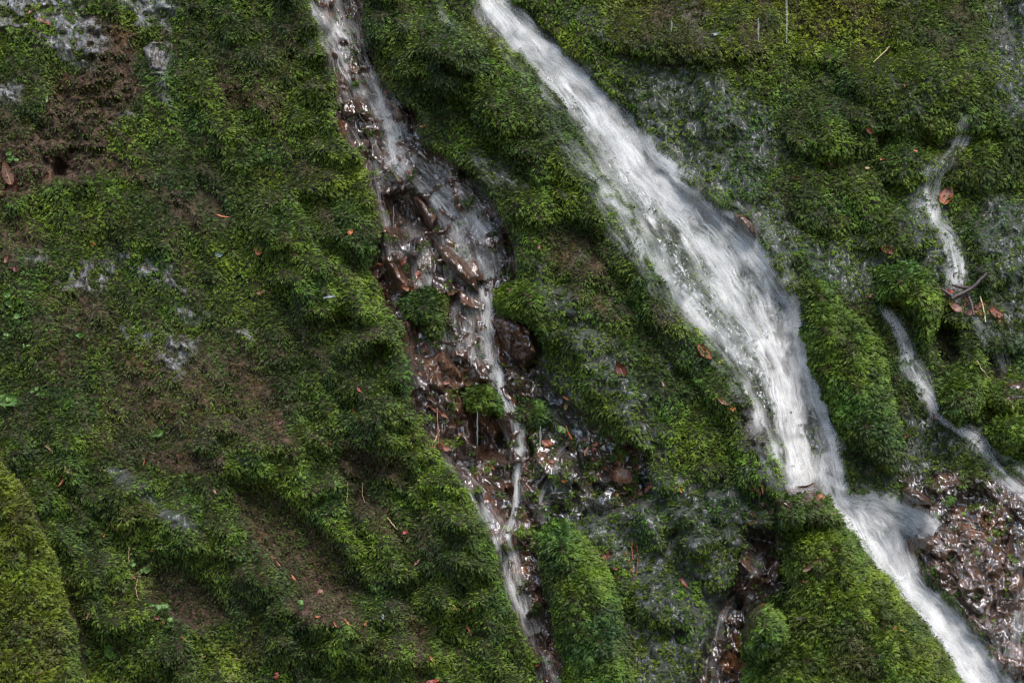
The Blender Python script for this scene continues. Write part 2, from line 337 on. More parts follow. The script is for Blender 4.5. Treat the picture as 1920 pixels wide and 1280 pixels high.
def water_material(name, sheet):
    m, nt, bs, out = nodes(name); L = nt.links.new
    uv = nt.nodes.new('ShaderNodeUVMap').outputs['UV']
    at = nt.nodes.new('ShaderNodeAttribute'); at.attribute_name = 'Foam'
    sp = nt.nodes.new('ShaderNodeSeparateColor'); L(at.outputs['Color'], sp.inputs['Color'])
    bs.inputs['Base Color'].default_value = (.83, .815, .78, 1)
    bs.inputs['Roughness'].default_value = .35
    tp = nt.nodes.new('ShaderNodeBsdfTransparent')
    if sheet:
        n1 = noise(nt, uv, 1.0, 5, .62)
        mp = nt.nodes.new('ShaderNodeMapping'); mp.inputs['Scale'].default_value = (.30, .36, 1); L(uv, mp.inputs['Vector'])
        n2 = noise(nt, mp.outputs['Vector'], 1.0, 3, .5)
        s = mth(nt, 'ADD', mth(nt, 'MULTIPLY', n1, .6), mth(nt, 'MULTIPLY', n2, .6))
        al = mth(nt, 'ADD', mth(nt, 'SUBTRACT', s, .62), mth(nt, 'MULTIPLY', sp.outputs[0], .75))
        al = mth(nt, 'MULTIPLY', ramp(nt, al, .22, .78), mth(nt, 'MULTIPLY', sp.outputs[1], .85))
        bp = nt.nodes.new('ShaderNodeBump'); bp.inputs['Strength'].default_value = .5; bp.inputs['Distance'].default_value = .01
        L(n1, bp.inputs['Height']); L(bp.outputs['Normal'], bs.inputs['Normal'])
        bs.inputs['Roughness'].default_value = .3
    else:
        su = nt.nodes.new('ShaderNodeSeparateXYZ'); L(uv, su.inputs[0])
        def hump(x): return mth(nt, 'MULTIPLY', mth(nt, 'MULTIPLY', x, mth(nt, 'SUBTRACT', 1.0, x)), 4.0)
        cv = nt.nodes.new('ShaderNodeCombineXYZ')
        L(mth(nt, 'MULTIPLY', mth(nt, 'MULTIPLY', su.outputs[0], sp.outputs[2]), 9.0), cv.inputs[0])
        L(mth(nt, 'MULTIPLY', mth(nt, 'MULTIPLY', su.outputs[1], at.outputs['Alpha']), 6.0), cv.inputs[1])
        L(mth(nt, 'MULTIPLY', sp.outputs[1], 60.0), cv.inputs[2])
        st = mth(nt, 'MULTIPLY', ramp(nt, noise(nt, cv.outputs[0], 1.0, 4, .62), .26, .74), 1.25)
        al = mth(nt, 'MULTIPLY', mth(nt, 'MULTIPLY', hump(su.outputs[0]), mth(nt, 'POWER', hump(su.outputs[1]), .8)), mth(nt, 'MULTIPLY', sp.outputs[0], st), True)
    # a little light passes through the foam
    tl = nt.nodes.new('ShaderNodeBsdfTranslucent'); tl.inputs['Color'].default_value = (.84, .84, .83, 1)
    m0 = nt.nodes.new('ShaderNodeMixShader'); m0.inputs[0].default_value = .12; L(bs.outputs[0], m0.inputs[1]); L(tl.outputs[0], m0.inputs[2])
    mx = nt.nodes.new('ShaderNodeMixShader'); L(al, mx.inputs[0]); L(tp.outputs[0], mx.inputs[1]); L(m0.outputs[0], mx.inputs[2])
    L(mx.outputs[0], out.inputs['Surface'])
    return m

def plain(name, col, rough=.45, col2=None, scale=90, spec=.5):
    m, nt, bs, out = nodes(name)
    geo = nt.nodes.new('ShaderNodeTexCoord').outputs['Object']
    c2 = col2 or tuple(c * .45 for c in col)
    f = ramp(nt, noise(nt, geo, scale, 5, .65), .36, .66)
    nt.links.new(mixc(nt, f, c2, col), bs.inputs['Base Color'])
    bs.inputs['Roughness'].default_value = rough; bs.inputs['Specular IOR Level'].default_value = spec
    b = nt.nodes.new('ShaderNodeBump'); b.inputs['Strength'].default_value = .5; b.inputs['Distance'].default_value = .004
    nt.links.new(noise(nt, geo, scale * 2, 4), b.inputs['Height']); nt.links.new(b.outputs['Normal'], bs.inputs['Normal'])
    return m

ROCK = rock_material(); MOSS = moss_material()
SHEET = water_material('flowing_water', True); STRAND = water_material('foaming_water', False)

# ------------------------------------------------------------------ mesh helpers
def mesh_obj(name, verts, faces_idx, nper, mats, parent=None, smooth=False, origin=None):
    me = bpy.data.meshes.new(name)
    verts = np.asarray(verts, np.float32)
    if origin is not None: verts = verts - np.asarray(origin, np.float32)
    nf = len(faces_idx) // nper
    me.vertices.add(len(verts)); me.vertices.foreach_set('co', verts.ravel())
    me.loops.add(len(faces_idx)); me.loops.foreach_set('vertex_index', np.asarray(faces_idx, np.int32))
    me.polygons.add(nf); me.polygons.foreach_set('loop_start', np.arange(0, nf * nper, nper, dtype=np.int32))
    if smooth: me.polygons.foreach_set('use_smooth', np.ones(nf, bool))
    else: me.polygons.foreach_set('use_smooth', np.zeros(nf, bool))
    for m in (mats if isinstance(mats, (list, tuple)) else [mats]): me.materials.append(m)
    me.update(calc_edges=True)
    o = bpy.data.objects.new(name, me); COL.objects.link(o)
    if parent is not None: o.parent = parent
    if origin is not None and parent is None: o.location = origin
    return o
def colour(o, name, rgba):
    a = o.data.color_attributes.new(name, 'FLOAT_COLOR', 'POINT')
    a.data.foreach_set('color', np.asarray(rgba, np.float32).ravel())
def tag(o, label=None, cat=None, group=None, kind=None):
    if label: o['label'] = label
    if cat: o['category'] = cat
    if group: o['group'] = group
    if kind: o['kind'] = kind
    return o
def empty(name, loc):
    o = bpy.data.objects.new(name, None); o.location = loc; o.empty_display_size = .02; COL.objects.link(o); return o

def grid_patch(name, Tg, keep, mats, parent=None, origin=None, attrs=None, extra=None):
    """the quads of the grid whose four corners are in keep, at depth Tg"""
    q = keep[:-1, :-1] & keep[1:, :-1] & keep[:-1, 1:] & keep[1:, 1:]
    jj, ii = np.nonzero(q)
    idx = np.arange(NX * NY).reshape(NY, NX)
    f = np.stack([idx[jj, ii], idx[jj + 1, ii], idx[jj + 1, ii + 1], idx[jj, ii + 1]], 1)
    used, inv = np.unique(f.ravel(), return_inverse=True)
    P = world(X, Y, Tg).reshape(-1, 3)[used]
    o = mesh_obj(name, P, inv.ravel(), 4, mats, parent, True, origin)
    for k, A in (attrs or {}).items(): colour(o, k, A.reshape(-1, 4)[used])
    return o, used, inv.ravel()

cover = np.stack([brown, pale, wet, np.ones_like(wet)], -1)
cover2 = np.stack([rust, np.clip(np.maximum(thin, smear), 0, 1), np.clip(fall_m, 0, 1), np.ones_like(wet)], -1)

# ------------------------------------------------------------------ boulders and cushions: shells that bulge out of the cliff
T_all = T.copy()
MOUNDS = []          # (name, label, category, group, outline, height, roundness px, mossiness, frond px, yellow)
def mound(name, label, cat, pts, h, r, mossy=1.0, px=11, yel=0.0, group=None, facet=0.0, cov=None, cols=None):
    MOUNDS.append(dict(name=name, label=label, cat=cat, pts=pts, h=h, r=r, mossy=mossy, px=px, yel=yel, group=group, facet=facet, cols=cols))
mound('mossy_rock', 'small moss-capped rock standing in the middle of the reddish cascade', 'mossy rock', [(752, 562), (775, 543), (815, 540), (838, 560), (836, 600), (818, 645), (795, 615), (765, 592)], .12, 34, px=11, group='moss cushions in the cascade')
mound('mossy_rock', 'moss-capped rock above the orange-brown boulder beside the cascade', 'mossy rock', [(928, 550), (950, 533), (990, 533), (1015, 560), (1028, 610), (1022, 650), (990, 606), (950, 592), (930, 577)], .13, 34, px=11, group='moss cushions in the cascade')
mound('mossy_rock', 'little green moss tuft on a rock edge above a dark hollow', 'mossy rock', [(873, 742), (888, 723), (920, 723), (938, 750), (945, 775), (920, 770), (895, 768), (876, 760)], .12, 24, px=12, group='moss cushions in the cascade')
mound('mossy_rock', 'low moss tuft right of the thin white cascade strand', 'mossy rock', [(968, 766), (990, 750), (1020, 760), (1034, 787), (1008, 803), (977, 792)], .08, 24, px=11, group='moss cushions in the cascade')
mound('mossy_rock', 'tall moss-covered rock pillar at the bottom beside the cascade', 'mossy rock', [(1012, 1012), (1030, 985), (1060, 981), (1082, 1000), (1120, 1040), (1150, 1100), (1170, 1180), (1195, 1300), (1215, 1420), (1080, 1420), (1078, 1290), (1060, 1220), (1040, 1150), (1020, 1080)], .22, 60, px=13)
mound('mossy_rock', 'tall thickly mossed rock right of the waterfall', 'mossy rock', [(1503, 545), (1525, 520), (1560, 538), (1595, 590), (1645, 625), (1665, 690), (1675, 760), (1692, 840), (1682, 882), (1640, 872), (1590, 832), (1556, 760), (1520, 690), (1503, 620)], .20, 70, px=12)
mound('mossy_rock', 'bright green moss-covered boulder in the lower right beside the falls', 'mossy rock', [(1465, 1010), (1510, 978), (1560, 975), (1600, 1000), (1640, 1060), (1700, 1130), (1760, 1210), (1810, 1290), (1850, 1420), (1380, 1420), (1392, 1290), (1410, 1240), (1470, 1185), (1475, 1100)], .30, 110, px=13, yel=.35)
mound('mossy_rock', 'brown wet-topped rock with moss front where the waterfall splits', 'mossy rock', [(1448, 935), (1470, 915), (1525, 906), (1556, 935), (1578, 978), (1540, 990), (1500, 995), (1458, 985)], .34, 30, px=12, mossy=.7)
mound('mossy_rock', 'round moss dome on the left flank of the lower right boulder', 'mossy rock', [(1388, 1190), (1400, 1150), (1430, 1133), (1466, 1150), (1482, 1190), (1465, 1232), (1420, 1242), (1393, 1224)], .40, 45, px=13)
mound('mossy_rock', 'round moss cushion at the right below the dark twig', 'mossy rock', [(1750, 722), (1780, 700), (1830, 700), (1846, 730), (1836, 780), (1800, 796), (1762, 772)], .15, 40, px=12, group='moss cushions on the right')
mound('mossy_rock', 'moss cushion at the right edge beside a small stream', 'mossy rock', [(1838, 802), (1870, 780), (1930, 775), (1990, 790), (1990, 830), (1890, 846), (1850, 832)], .13, 34, px=12, group='moss cushions on the right')
mound('mossy_rock', 'flat wet-topped moss cushion at the right edge', 'mossy rock', [(1850, 742), (1870, 720), (1930, 710), (1990, 725), (1980, 770), (1870, 774)], .12, 34, px=10, mossy=.75, group='moss cushions on the right')
mound('mossy_rock', 'overhanging moss block above a dark hollow on the right', 'mossy rock', [(1640, 505), (1700, 488), (1746, 510), (1768, 560), (1752, 622), (1735, 655), (1715, 602), (1690, 570), (1650, 562)], .20, 50, px=12)
mound('mossy_rock', 'yellow-green mossy bulge in the bottom left corner', 'mossy rock', [(-170, 830), (-60, 820), (0, 850), (60, 930), (108, 1050), (135, 1150), (172, 1280), (200, 1420), (-170, 1420)], .24, 90, px=11, yel=.7)
mound('wet_boulder', 'bare brown wet boulder right of the lower falls', 'boulder', [(1697, 1015), (1740, 985), (1830, 1000), (1900, 1045), (1935, 1120), (1900, 1185), (1820, 1150), (1772, 1105), (1712, 1092)], .045, 60, mossy=.03, facet=.045, cols=('rock', 1))
mound('wet_boulder', 'orange-brown wet boulder under a moss cap by the cascade', 'boulder', [(922, 602), (945, 588), (990, 612), (1012, 660), (985, 690), (948, 655)], .08, 18, mossy=0, facet=.05, cols=('rust', 1))
mound('wet_boulder', 'rusty wet rock in the cascade above the little moss tuft', 'boulder', [(788, 684), (830, 655), (862, 690), (875, 725), (842, 748), (800, 724)], .07, 18, mossy=0, facet=.06, cols=('rust', 1))
mound('rock_ledge', 'slanting rock ledge with an orange edge at the left of the cascade', 'rock', [(718, 486), (738, 486), (772, 535), (762, 552), (742, 540)], .10, 14, mossy=0, facet=.01, cols=('rust', 1))
mound('rock_ledge', 'dark slanting rock ledge in the middle of the cascade', 'rock', [(812, 452), (845, 462), (896, 516), (898, 548), (870, 530), (830, 492)], .10, 16, mossy=0, facet=.01, cols=('rock', 1))
mound('rock_ledge', 'slanting rock ledge beside the black hollow of the cascade', 'rock', [(770, 368), (790, 366), (820, 405), (808, 432), (790, 410)], .08, 14, mossy=0, facet=.01, cols=('rust', 1))
mound('stone_slab', 'flat grey slab jutting out beside the splash of the falls', 'stone', [(1688, 918), (1700, 910), (1728, 922), (1748, 946), (1720, 948), (1695, 932)], .16, 12, mossy=0, cols=('rock', 1))
mound('wet_boulder', 'small dark brown wet boulder at the right bank of the falls', 'boulder', [(1372, 400), (1392, 398), (1412, 418), (1418, 448), (1400, 440), (1382, 420)], .10, 14, mossy=0, cols=('rock', 1))
mound('pale_rock', 'whitish rock knob with an orange crust in the upper left', 'rock', [(268, 92), (285, 78), (314, 82), (322, 100), (312, 132), (302, 165), (288, 142), (274, 122)], .05, 12, mossy=0, facet=.05, cols=('pale', 1))
mound('pale_pebble', 'small round pale pebble at the right edge of the cascade', 'pebble', [(968, 466), (974, 460), (982, 462), (986, 470), (981, 478), (971, 477)], .04, 8, mossy=0, cols=('pale', 1))

for M in MOUNDS:
    w = win(M['pts'], 40)
    small = M['r'] < 30
    k = .35 if small else .8
    gx = X[w] + (WX[w] - X[w]) * k; gy = Y[w] + (WY[w] - Y[w]) * k
    sd = poly_sdf(M['pts'], gx, gy)
    s = np.clip(sd / M['r'], 0, 1)
    b = M['h'] * (np.sqrt(1 - (1 - s) ** 2)) * (1 + .25 * fbm(X[w] / 60, Y[w] / 60, 3, 401)) + np.minimum(sd, 0) * .006 - .012
    b = b + np.minimum(1, s * 2) * (.018 * fbm(X[w] / 20, Y[w] / 18, 3, 403) + (0 if small else .048) * fbm(N[w] / 36, S[w] / 52, 3, 405))
    if M['facet']: b = b + np.minimum(1, s * 2) * M['facet'] * ((cells(N[w] / (52 if M['facet'] > .1 else 30), S[w] / (66 if M['facet'] > .1 else 38), 61)[0] - .5) + (.12 if M['facet'] > .1 else .5) * (cells(N[w] / 16, S[w] / 20, 67)[0] - .5))
    base = blur(T[w], 8, 2) if min(T[w].shape) > 20 else T[w]
    tm = np.full(X.shape, 1e9)
    tm[w] = base - b
    keep = np.zeros(X.shape, bool); keep[w] = sd > -9
    M['T'] = tm; M['keep'] = keep; M['w'] = w; M['sd'] = sd
    T_all[w] = np.where(sd > -2, np.minimum(T_all[w], tm[w]), T_all[w])
NRM = normals(blur(T, 1, 1)); NRM_ALL = normals(blur(T_all, 1, 1))

# ------------------------------------------------------------------ the cliff
cl, _, _ = grid_patch('cliff', T, np.ones(X.shape, bool), ROCK, attrs={'Cover': cover, 'Cover2': cover2})
tag(cl, 'steep wet brown and grey rock slope under the moss', 'cliff', kind='structure')

# ------------------------------------------------------------------ moss fronds
def frond_templates(k=8):
    out = []
    r = np.random.default_rng(5)
    for _ in range(k):
        tri = []
        n = 6
        for i in range(n):
            x = .04 + .86 * i / (n - 1)
            l = (.13 + .30 * math.sin(math.pi * min(1, (i + 1.1) / (n + .8)))) * r.uniform(.8, 1.2)
            for sgn in (-1, 1):
                z = lambda u: -.22 * u * u
                tri.append([(x - .11, 0, z(x) + .01), (x + .13, 0, z(x) + .01), (x + .20 * r.uniform(.7, 1.3), sgn * l, z(x + .2) - .10 * r.uniform(0, 1.6))])
        tri.append([(.86, -.07, -.16), (.86, .07, -.16), (1.12, r.uniform(-.06, .06), -.30)])
        out.append(np.array(tri, float).reshape(-1, 3))
    return np.array(out)
FR = frond_templates()

def palette(px, py, n, yel, brownf):
    big = fbm(px / 150, py / 150, 3, 501); mid = fbm(px / 34, py / 30, 3, 503)
    v = np.clip(.36 + .75 * big + .6 * mid + rng.normal(0, .18, n), 0, 1)[:, None]
    dark = np.array([.040, .066, .014]); bright = np.array([.158, .240, .021])
    c = (dark * (1 - v) + bright * v) * (.78 + .6 * tuft(px, py)[1])[:, None]
    blue = np.clip(fbm(px / 90, py / 90, 2, 507) * 1.0 + .06 * (px > 1000), 0, .55)[:, None]
    c = c * (1 - blue) + blue * (c * np.array([.62, .95, 1.5]) + np.array([0, .004, .006]))
    y = np.asarray(yel)[:, None]
    c = c * (1 - y) + y * (c * np.array([1.75, 1.25, .75]) + np.array([.01, .006, 0]))
    bf = np.asarray(brownf)[:, None] * rng.uniform(.15, 1.0, (n, 1))
    bc = np.array([.085, .062, .034]) * rng.uniform(.5, 1.5, (n, 1))
    return c * (1 - bf) + bc * bf

def tuft(px, py):
    """layered sprays: height within the spray (0 centre .. 1 rim) and a number per spray"""
    x = px / 16 + .35 * pnoise(px / 40, py / 40, 541); y = py / 10.5 + .35 * pnoise(px / 40, py / 40, 543)
    ix = np.floor(x).astype(np.int64); iy = np.floor(y).astype(np.int64)
    d = np.full(x.shape, 9.0); hsh = np.zeros(x.shape)
    for ox in (-1, 0, 1):
        for oy in (-1, 0, 1):
            cx_ = ix + ox; cy_ = iy + oy
            dd = np.hypot(x - cx_ - hash2(cx_, cy_, 551), y - cy_ - hash2(cx_, cy_, 553))
            m = dd < d; d = np.where(m, dd, d); hsh = np.where(m, hash2(cx_, cy_, 557), hsh)
    return np.clip(d, 0, 1), hsh

def fronds(name, px, py, t, nrm, size, tint, parent=None, origin=None, spread=.95, lift=44):
    n = len(px)
    P = world(px, py, t)
    g = np.zeros((n, 3)); g[:, 2] = -1
    g -= nrm * np.sum(g * nrm, 1)[:, None]; g /= np.linalg.norm(g, axis=1)[:, None] + 1e-9
    side = np.cross(nrm, g); side *= np.sign(side[:, :1]) + (side[:, :1] == 0)     # to the right
    ph = rng.normal(.45, spread, n)[:, None]; al = np.radians(rng.normal(lift, 18, n))[:, None]
    ax = (g * np.cos(ph) + side * np.sin(ph)) * np.cos(al) + nrm * np.sin(al)
    ax /= np.linalg.norm(ax, axis=1)[:, None]
    up = nrm + rng.normal(0, .25, (n, 3)) + np.array([0, 0, .35])
    up -= ax * np.sum(up * ax, 1)[:, None]; up /= np.linalg.norm(up, axis=1)[:, None] + 1e-9
    lat = np.cross(up, ax)
    sz = (size * t / F)[:, None, None]
    k = rng.integers(0, len(FR), n)
    V = FR[k]
    W = P[:, None, :] + sz * (V[..., 0:1] * ax[:, None] + V[..., 1:2] * lat[:, None] + V[..., 2:3] * up[:, None])
    nv = V.shape[1]
    o = mesh_obj(name, W.reshape(-1, 3), np.arange(n * nv), 3, MOSS, parent, False, origin)
    leafvar = (rng.uniform(.8, 1.2, (n, nv // 3, 1)) * np.r_[np.repeat(np.linspace(.68, 1.15, 6), 2), 1.28][None, :, None]).repeat(3, 1)      # paler young tips; bases darkened in the tint to deepen light-and-shade contrast
    c = np.ones((n, nv, 4)); c[..., :3] = tint[:, None, :] * leafvar
    colour(o, 'Tint', c.reshape(-1, 4))
    return o

NC = 620000
cx = rng.uniform(-150, 2070, NC); cy = rng.uniform(-130, 1410, NC)
dens = bil(moss, cx, cy) * np.clip(.58 / (np.abs(bil(NRM, cx, cy)[:, 1]) + .05), .55, 1)
ok = rng.random(NC) < dens
# nothing grows under the boulders' shells
ok &= (bil(T, cx, cy) - bil(T_all, cx, cy)) < .06
cx, cy = cx[ok], cy[ok]
br_ = bil(brown, cx, cy)
olive = np.clip(sstep(170, 20, cy) * sstep(1080, 1200, cx) * sstep(1800, 1600, cx) + .35 * sstep(.1, .5, fbm(cx / 130, cy / 130, 2, 509)), 0, 1)
size = (6.1 + 1.9 * fbm(cx / 120, cy / 120, 2, 511) + rng.normal(0, 1.0, len(cx))) * (1 - .30 * br_)
size = np.clip(size, 4.5, 15)
ct = bil(T, cx, cy); cn = bil(NRM, cx, cy); cn /= np.linalg.norm(cn, axis=1)[:, None]
tint = palette(cx, cy, len(cx), olive * .75, np.clip(br_ * 1.05, 0, 1))
ct = ct - rng.uniform(-.004, .012, len(cx)) - .016 * (.55 - tuft(cx, cy)[0])
# three carpets, parted by the cascade and by the waterfall
casc_x = np.interp(cy, [-200, 0, 150, 300, 500, 640, 850, 1050, 1280, 1450], [610, 620, 680, 745, 820, 850, 920, 985, 1030, 1050])
fall_x = np.interp(cy, [-200, 0, 100, 250, 420, 560, 700, 900, 1000, 1130, 1280, 1450], [910, 930, 1010, 1140, 1310, 1390, 1460, 1520, 1600, 1710, 1850, 1950])
reg = np.where(cx < casc_x, 0, np.where(cx < fall_x, 1, 2))
for rI, lab in enumerate(['green and brown moss carpet on the slope left of the cascade', 'moss on the rib between the cascade and the white waterfall', 'dark moss on the rock wall right of the waterfall']):
    s_ = reg == rI
    o = fronds('moss', cx[s_], cy[s_], ct[s_], cn[s_], size[s_], tint[s_])
    tag(o, lab, 'moss', kind='stuff')

for M in MOUNDS:
    w = M['w']; pts = np.array(M['pts'], float)
    c = np.clip(pts.mean(0), [-150, -100], [2050, 1400])
    ctr = world(c[0], c[1], float(bil(blur(T, 6, 1), c[:1], c[1:])[0]))
    cov, cov2 = cover.copy() * 0, cover2.copy() * 0
    cov[..., 3] = 1; cov2[..., 3] = 1
    if M['cols']:
        kind = M['cols'][0]
        if kind == 'pale': cov[..., 1] = .75; cov[..., 0] = .6
        else:
            cov[..., 2] = .62 if kind == 'rust' else .8; cov2[..., 0] = .95 if kind == 'rust' else .35 + .5 * np.clip(fbm(X / 26, Y / 34, 3, 333) + .3, 0, 1); cov[..., 0] = .9
    else:
        cov[..., 0] = .5
        if M['mossy'] < .8: cov[..., 2] = .9; cov2[..., 0] = .5
    if M['mossy'] <= .05:
        o, _, _ = grid_patch(M['name'], M['T'], M['keep'], ROCK, None, ctr, {'Cover': cov, 'Cover2': cov2})
        tag(o, M['label'], M['cat'], M['group'])
        continue
    root = empty(M['name'], ctr); tag(root, M['label'], M['cat'], M['group'])
    o, _, _ = grid_patch('rock', M['T'], M['keep'], ROCK, root, ctr, {'Cover': cov, 'Cover2': cov2})
    x0, y0 = pts.min(0) - 6; x1, y1 = pts.max(0) + 6
    x0, y0, x1, y1 = max(x0, -150), max(y0, -130), min(x1, 2070), min(y1, 1410)
    n = int((x1 - x0) * (y1 - y0) * .40)
    px = rng.uniform(x0, x1, n); py = rng.uniform(y0, y1, n)
    sub = M['T']; sdg = np.full(X.shape, -99.0); sdg[w] = M['sd']
    ins = (bil(sdg, px, py) > -3) & (rng.random(n) < np.clip(.40 / (np.abs(bil(NRM_ALL, px, py)[:, 1]) + .05), .45, 1))
    if M['mossy'] < .9: ins &= (.5 * fbm(px / 22, py / 20, 2, 521) + 1.2 * (py - y0) / (y1 - y0)) > .46
    ins &= rng.random(n) < np.clip(.85 + .5 * fbm(px / 30, py / 30, 2, 523), .35, 1)
    px, py = px[ins], py[ins]
    tt = np.minimum(bil(np.where(sub > 1e8, T, sub), px, py), bil(T, px, py) + .01)
    nn = bil(NRM_ALL, px, py); nn /= np.linalg.norm(nn, axis=1)[:, None]
    brn = np.clip(.5 * sstep(.1, .45, fbm(px / 60, py / 60, 2, 527)) + bil(brown, px, py) * .7, 0, 1)
    yy = np.clip(M['yel'] * (.75 + .4 * fbm(px / 60, py / 60, 2, 529)), 0, 1)
    if M['name'] == 'mossy_rock' and M['yel'] == .35: yy = yy * sstep(1380, 1640, px - (py - 1130) * .4)
    tn = palette(px, py, len(px), yy, brn)
    sz = np.clip(M['px'] * .66 * (1 - .3 * brn) + rng.normal(0, 1.6, len(px)), 5, 18)
    fronds('moss', px, py, tt - rng.uniform(-.004, .012, len(px)) - .016 * (.55 - tuft(px, py)[0]), nn, sz, tn, root, ctr)

# ------------------------------------------------------------------ water
T_w = blur(T_bed, 4, 2)
T_w = T_w - fall_m * (.020 * np.clip(fbm(N / 30, S / 44, 3, 95), -.3, 1) + .010 * fbm(N / 13, S / 24, 2, 97))
GUIDES = {
 'fall': [
  ([(900, -150, 26), (915, 0, 30), (960, 60, 42), (1040, 122, 42), (1100, 185, 46), (1160, 265, 50), (1215, 340, 56), (1290, 420, 74), (1350, 500, 88), (1395, 570, 78), (1435, 640, 50), (1464, 700, 30), (1482, 780, 27), (1494, 860, 34), (1508, 920, 44), (1520, 990, 46)], 1.0, 1150),
  ([(960, 40, 12), (1020, 100, 22), (1090, 165, 26), (1150, 240, 28), (1200, 320, 34), (1280, 400, 36)], 1.2, 380),
  ([(1060, 270, 25), (1130, 345, 30), (1200, 440, 36), (1255, 530, 42), (1315, 605, 42), (1370, 665, 36), (1408, 745, 15), (1436, 815, 13), (1462, 890, 14), (1484, 935, 16), (1500, 980, 18)], .8, 480),
  ([(1180, 240, 22), (1250, 320, 32), (1340, 395, 40), (1405, 455, 38), (1448, 525, 36), (1485, 572, 22), (1492, 610, 18), (1504, 665, 22), (1532, 745, 24), (1556, 830, 27), (1576, 935, 30)], .85, 640),
  ([(1502, 560, 8), (1492, 600, 18), (1478, 655, 26), (1482, 720, 24), (1490, 800, 22)], 1.25, 230),
  ([(1430, 640, 22), (1462, 700, 22), (1478, 780, 20), (1492, 860, 20), (1503, 920, 22), (1512, 985, 24)], 1.5, 320),
  ([(1540, 850, 16), (1562, 920, 26), (1600, 965, 38), (1640, 1025, 46), (1682, 1090, 40), (1722, 1132, 36), (1770, 1185, 38), (1825, 1250, 42), (1880, 1330, 48), (1950, 1440, 50)], 1.5, 1150),
  ([(1700, 1098, 14), (1745, 1125, 26), (1795, 1190, 28), (1845, 1260, 32), (1890, 1330, 30)], 1.4, 260),
  ([(1575, 930, 16), (1640, 943, 30), (1695, 968, 30), (1752, 1004, 20)], 1.3, 520),
  ([(1610, 945, 16), (1660, 985, 32), (1692, 1050, 26), (1704, 1100, 14)], .9, 300)],
 'cascade': [
  ([(575, -120, 40), (595, 0, 45), (640, 60, 44), (668, 130, 38), (706, 195, 34), (736, 255, 24), (746, 310, 24), (795, 332, 40), (852, 358, 46), (892, 405, 48), (918, 462, 42), (936, 512, 30), (918, 552, 13), (914, 600, 11), (918, 660, 11), (936, 730, 13), (962, 790, 15), (971, 850, 9), (968, 940, 9), (952, 1020, 14), (962, 1090, 20), (1000, 1190, 24)], .8, 850),
  ([(760, 320, 18), (768, 410, 24), (785, 500, 30), (800, 600, 20), (820, 680, 14)], .5, 120),
  ([(820, 345, 18), (845, 430, 28), (872, 520, 30), (890, 600, 24), (900, 690, 20)], .5, 140),
  ([(700, 300, 20), (712, 380, 20), (725, 470, 22), (745, 560, 16)], .5, 100),
  ([(1060, 840, 14), (1030, 900, 18), (1010, 980, 16)], .3, 50),
  ([(600, -60, 62), (632, 60, 66), (672, 140, 58), (705, 210, 52), (735, 270, 48), (790, 335, 52), (850, 390, 56), (890, 460, 52), (915, 520, 34)], .75, 800),
  ([(760, 330, 50), (820, 380, 70), (860, 450, 85), (860, 520, 80), (850, 590, 60), (860, 680, 60)], .42, 520),
  ([(720, 420, 20), (740, 480, 26), (745, 540, 24)], .3, 70),
  ([(600, 30, 18), (625, 80, 22), (650, 140, 25), (690, 185, 22)], .9, 110),
  ([(726, 215, 12), (738, 260, 14), (744, 310, 14)], 1.0, 60),
  ([(905, 535, 10), (913, 580, 9), (916, 640, 8), (926, 705, 9)], .9, 60),
  ([(640, 230, 20), (690, 290, 26), (745, 335, 24)], .45, 80),
  ([(850, 350, 26), (890, 390, 34), (930, 450, 36), (950, 500, 24)], .7, 150),
  ([(780, 430, 16), (790, 480, 22), (800, 540, 24)], .42, 70),
  ([(735, 560, 14), (765, 640, 14), (790, 730, 14)], .40, 50),
  ([(820, 850, 22), (880, 920, 24), (930, 1000, 24), (962, 1080, 30), (1000, 1180, 38), (1040, 1300, 38), (1060, 1420, 36)], .66, 420),
  ([(880, 560, 14), (880, 640, 16), (890, 710, 12)], .34, 50)],
 'right': [
  ([(1815, 215, 14), (1795, 275, 24), (1760, 320, 16), (1738, 360, 24), (1745, 410, 26), (1775, 440, 18), (1790, 490, 26), (1796, 550, 24)], .7, 420),
  ([(1790, 560, 24), (1830, 600, 26), (1870, 660, 18), (1890, 700, 12)], .3, 90)],
 'rivulet': [
  ([(1650, 572, 8), (1672, 590, 14), (1692, 640, 16), (1712, 690, 16), (1735, 735, 18), (1762, 780, 14), (1800, 800, 10), (1830, 820, 10)], .85, 330)],
 'corner': [
  ([(1800, 796, 12), (1832, 820, 18), (1862, 862, 30), (1905, 905, 46), (1980, 950, 56)], .85, 420),
  ([(1905, 1040, 14), (1912, 1150, 22), (1900, 1240, 34), (1900, 1400, 40)], .5, 220),
  ([(1760, 960, 20), (1800, 1040, 40), (1830, 1140, 50), (1870, 1260, 40)], .2, 150)],
 'veil': [
  ([(1145, 660, 6), (1165, 710, 8), (1200, 765, 8), (1235, 810, 9), (1250, 860, 9), (1262, 930, 8)], .15, 50),
  ([(1030, 540, 10), (1070, 590, 14), (1110, 640, 12), (1150, 690, 10)], .12, 40)],
 'lower': [
  ([(1440, 1030, 14), (1400, 1090, 16), (1360, 1150, 16), (1335, 1220, 22), (1320, 1300, 26), (1310, 1400, 26)], .34, 110)],
 'seep': [
  ([(822, -20, 8), (830, 30, 9), (845, 66, 8)], .6, 30),
  ([(1010, 180, 16), (1055, 250, 22), (1100, 330, 22), (1150, 400, 18)], .26, 70)],
}
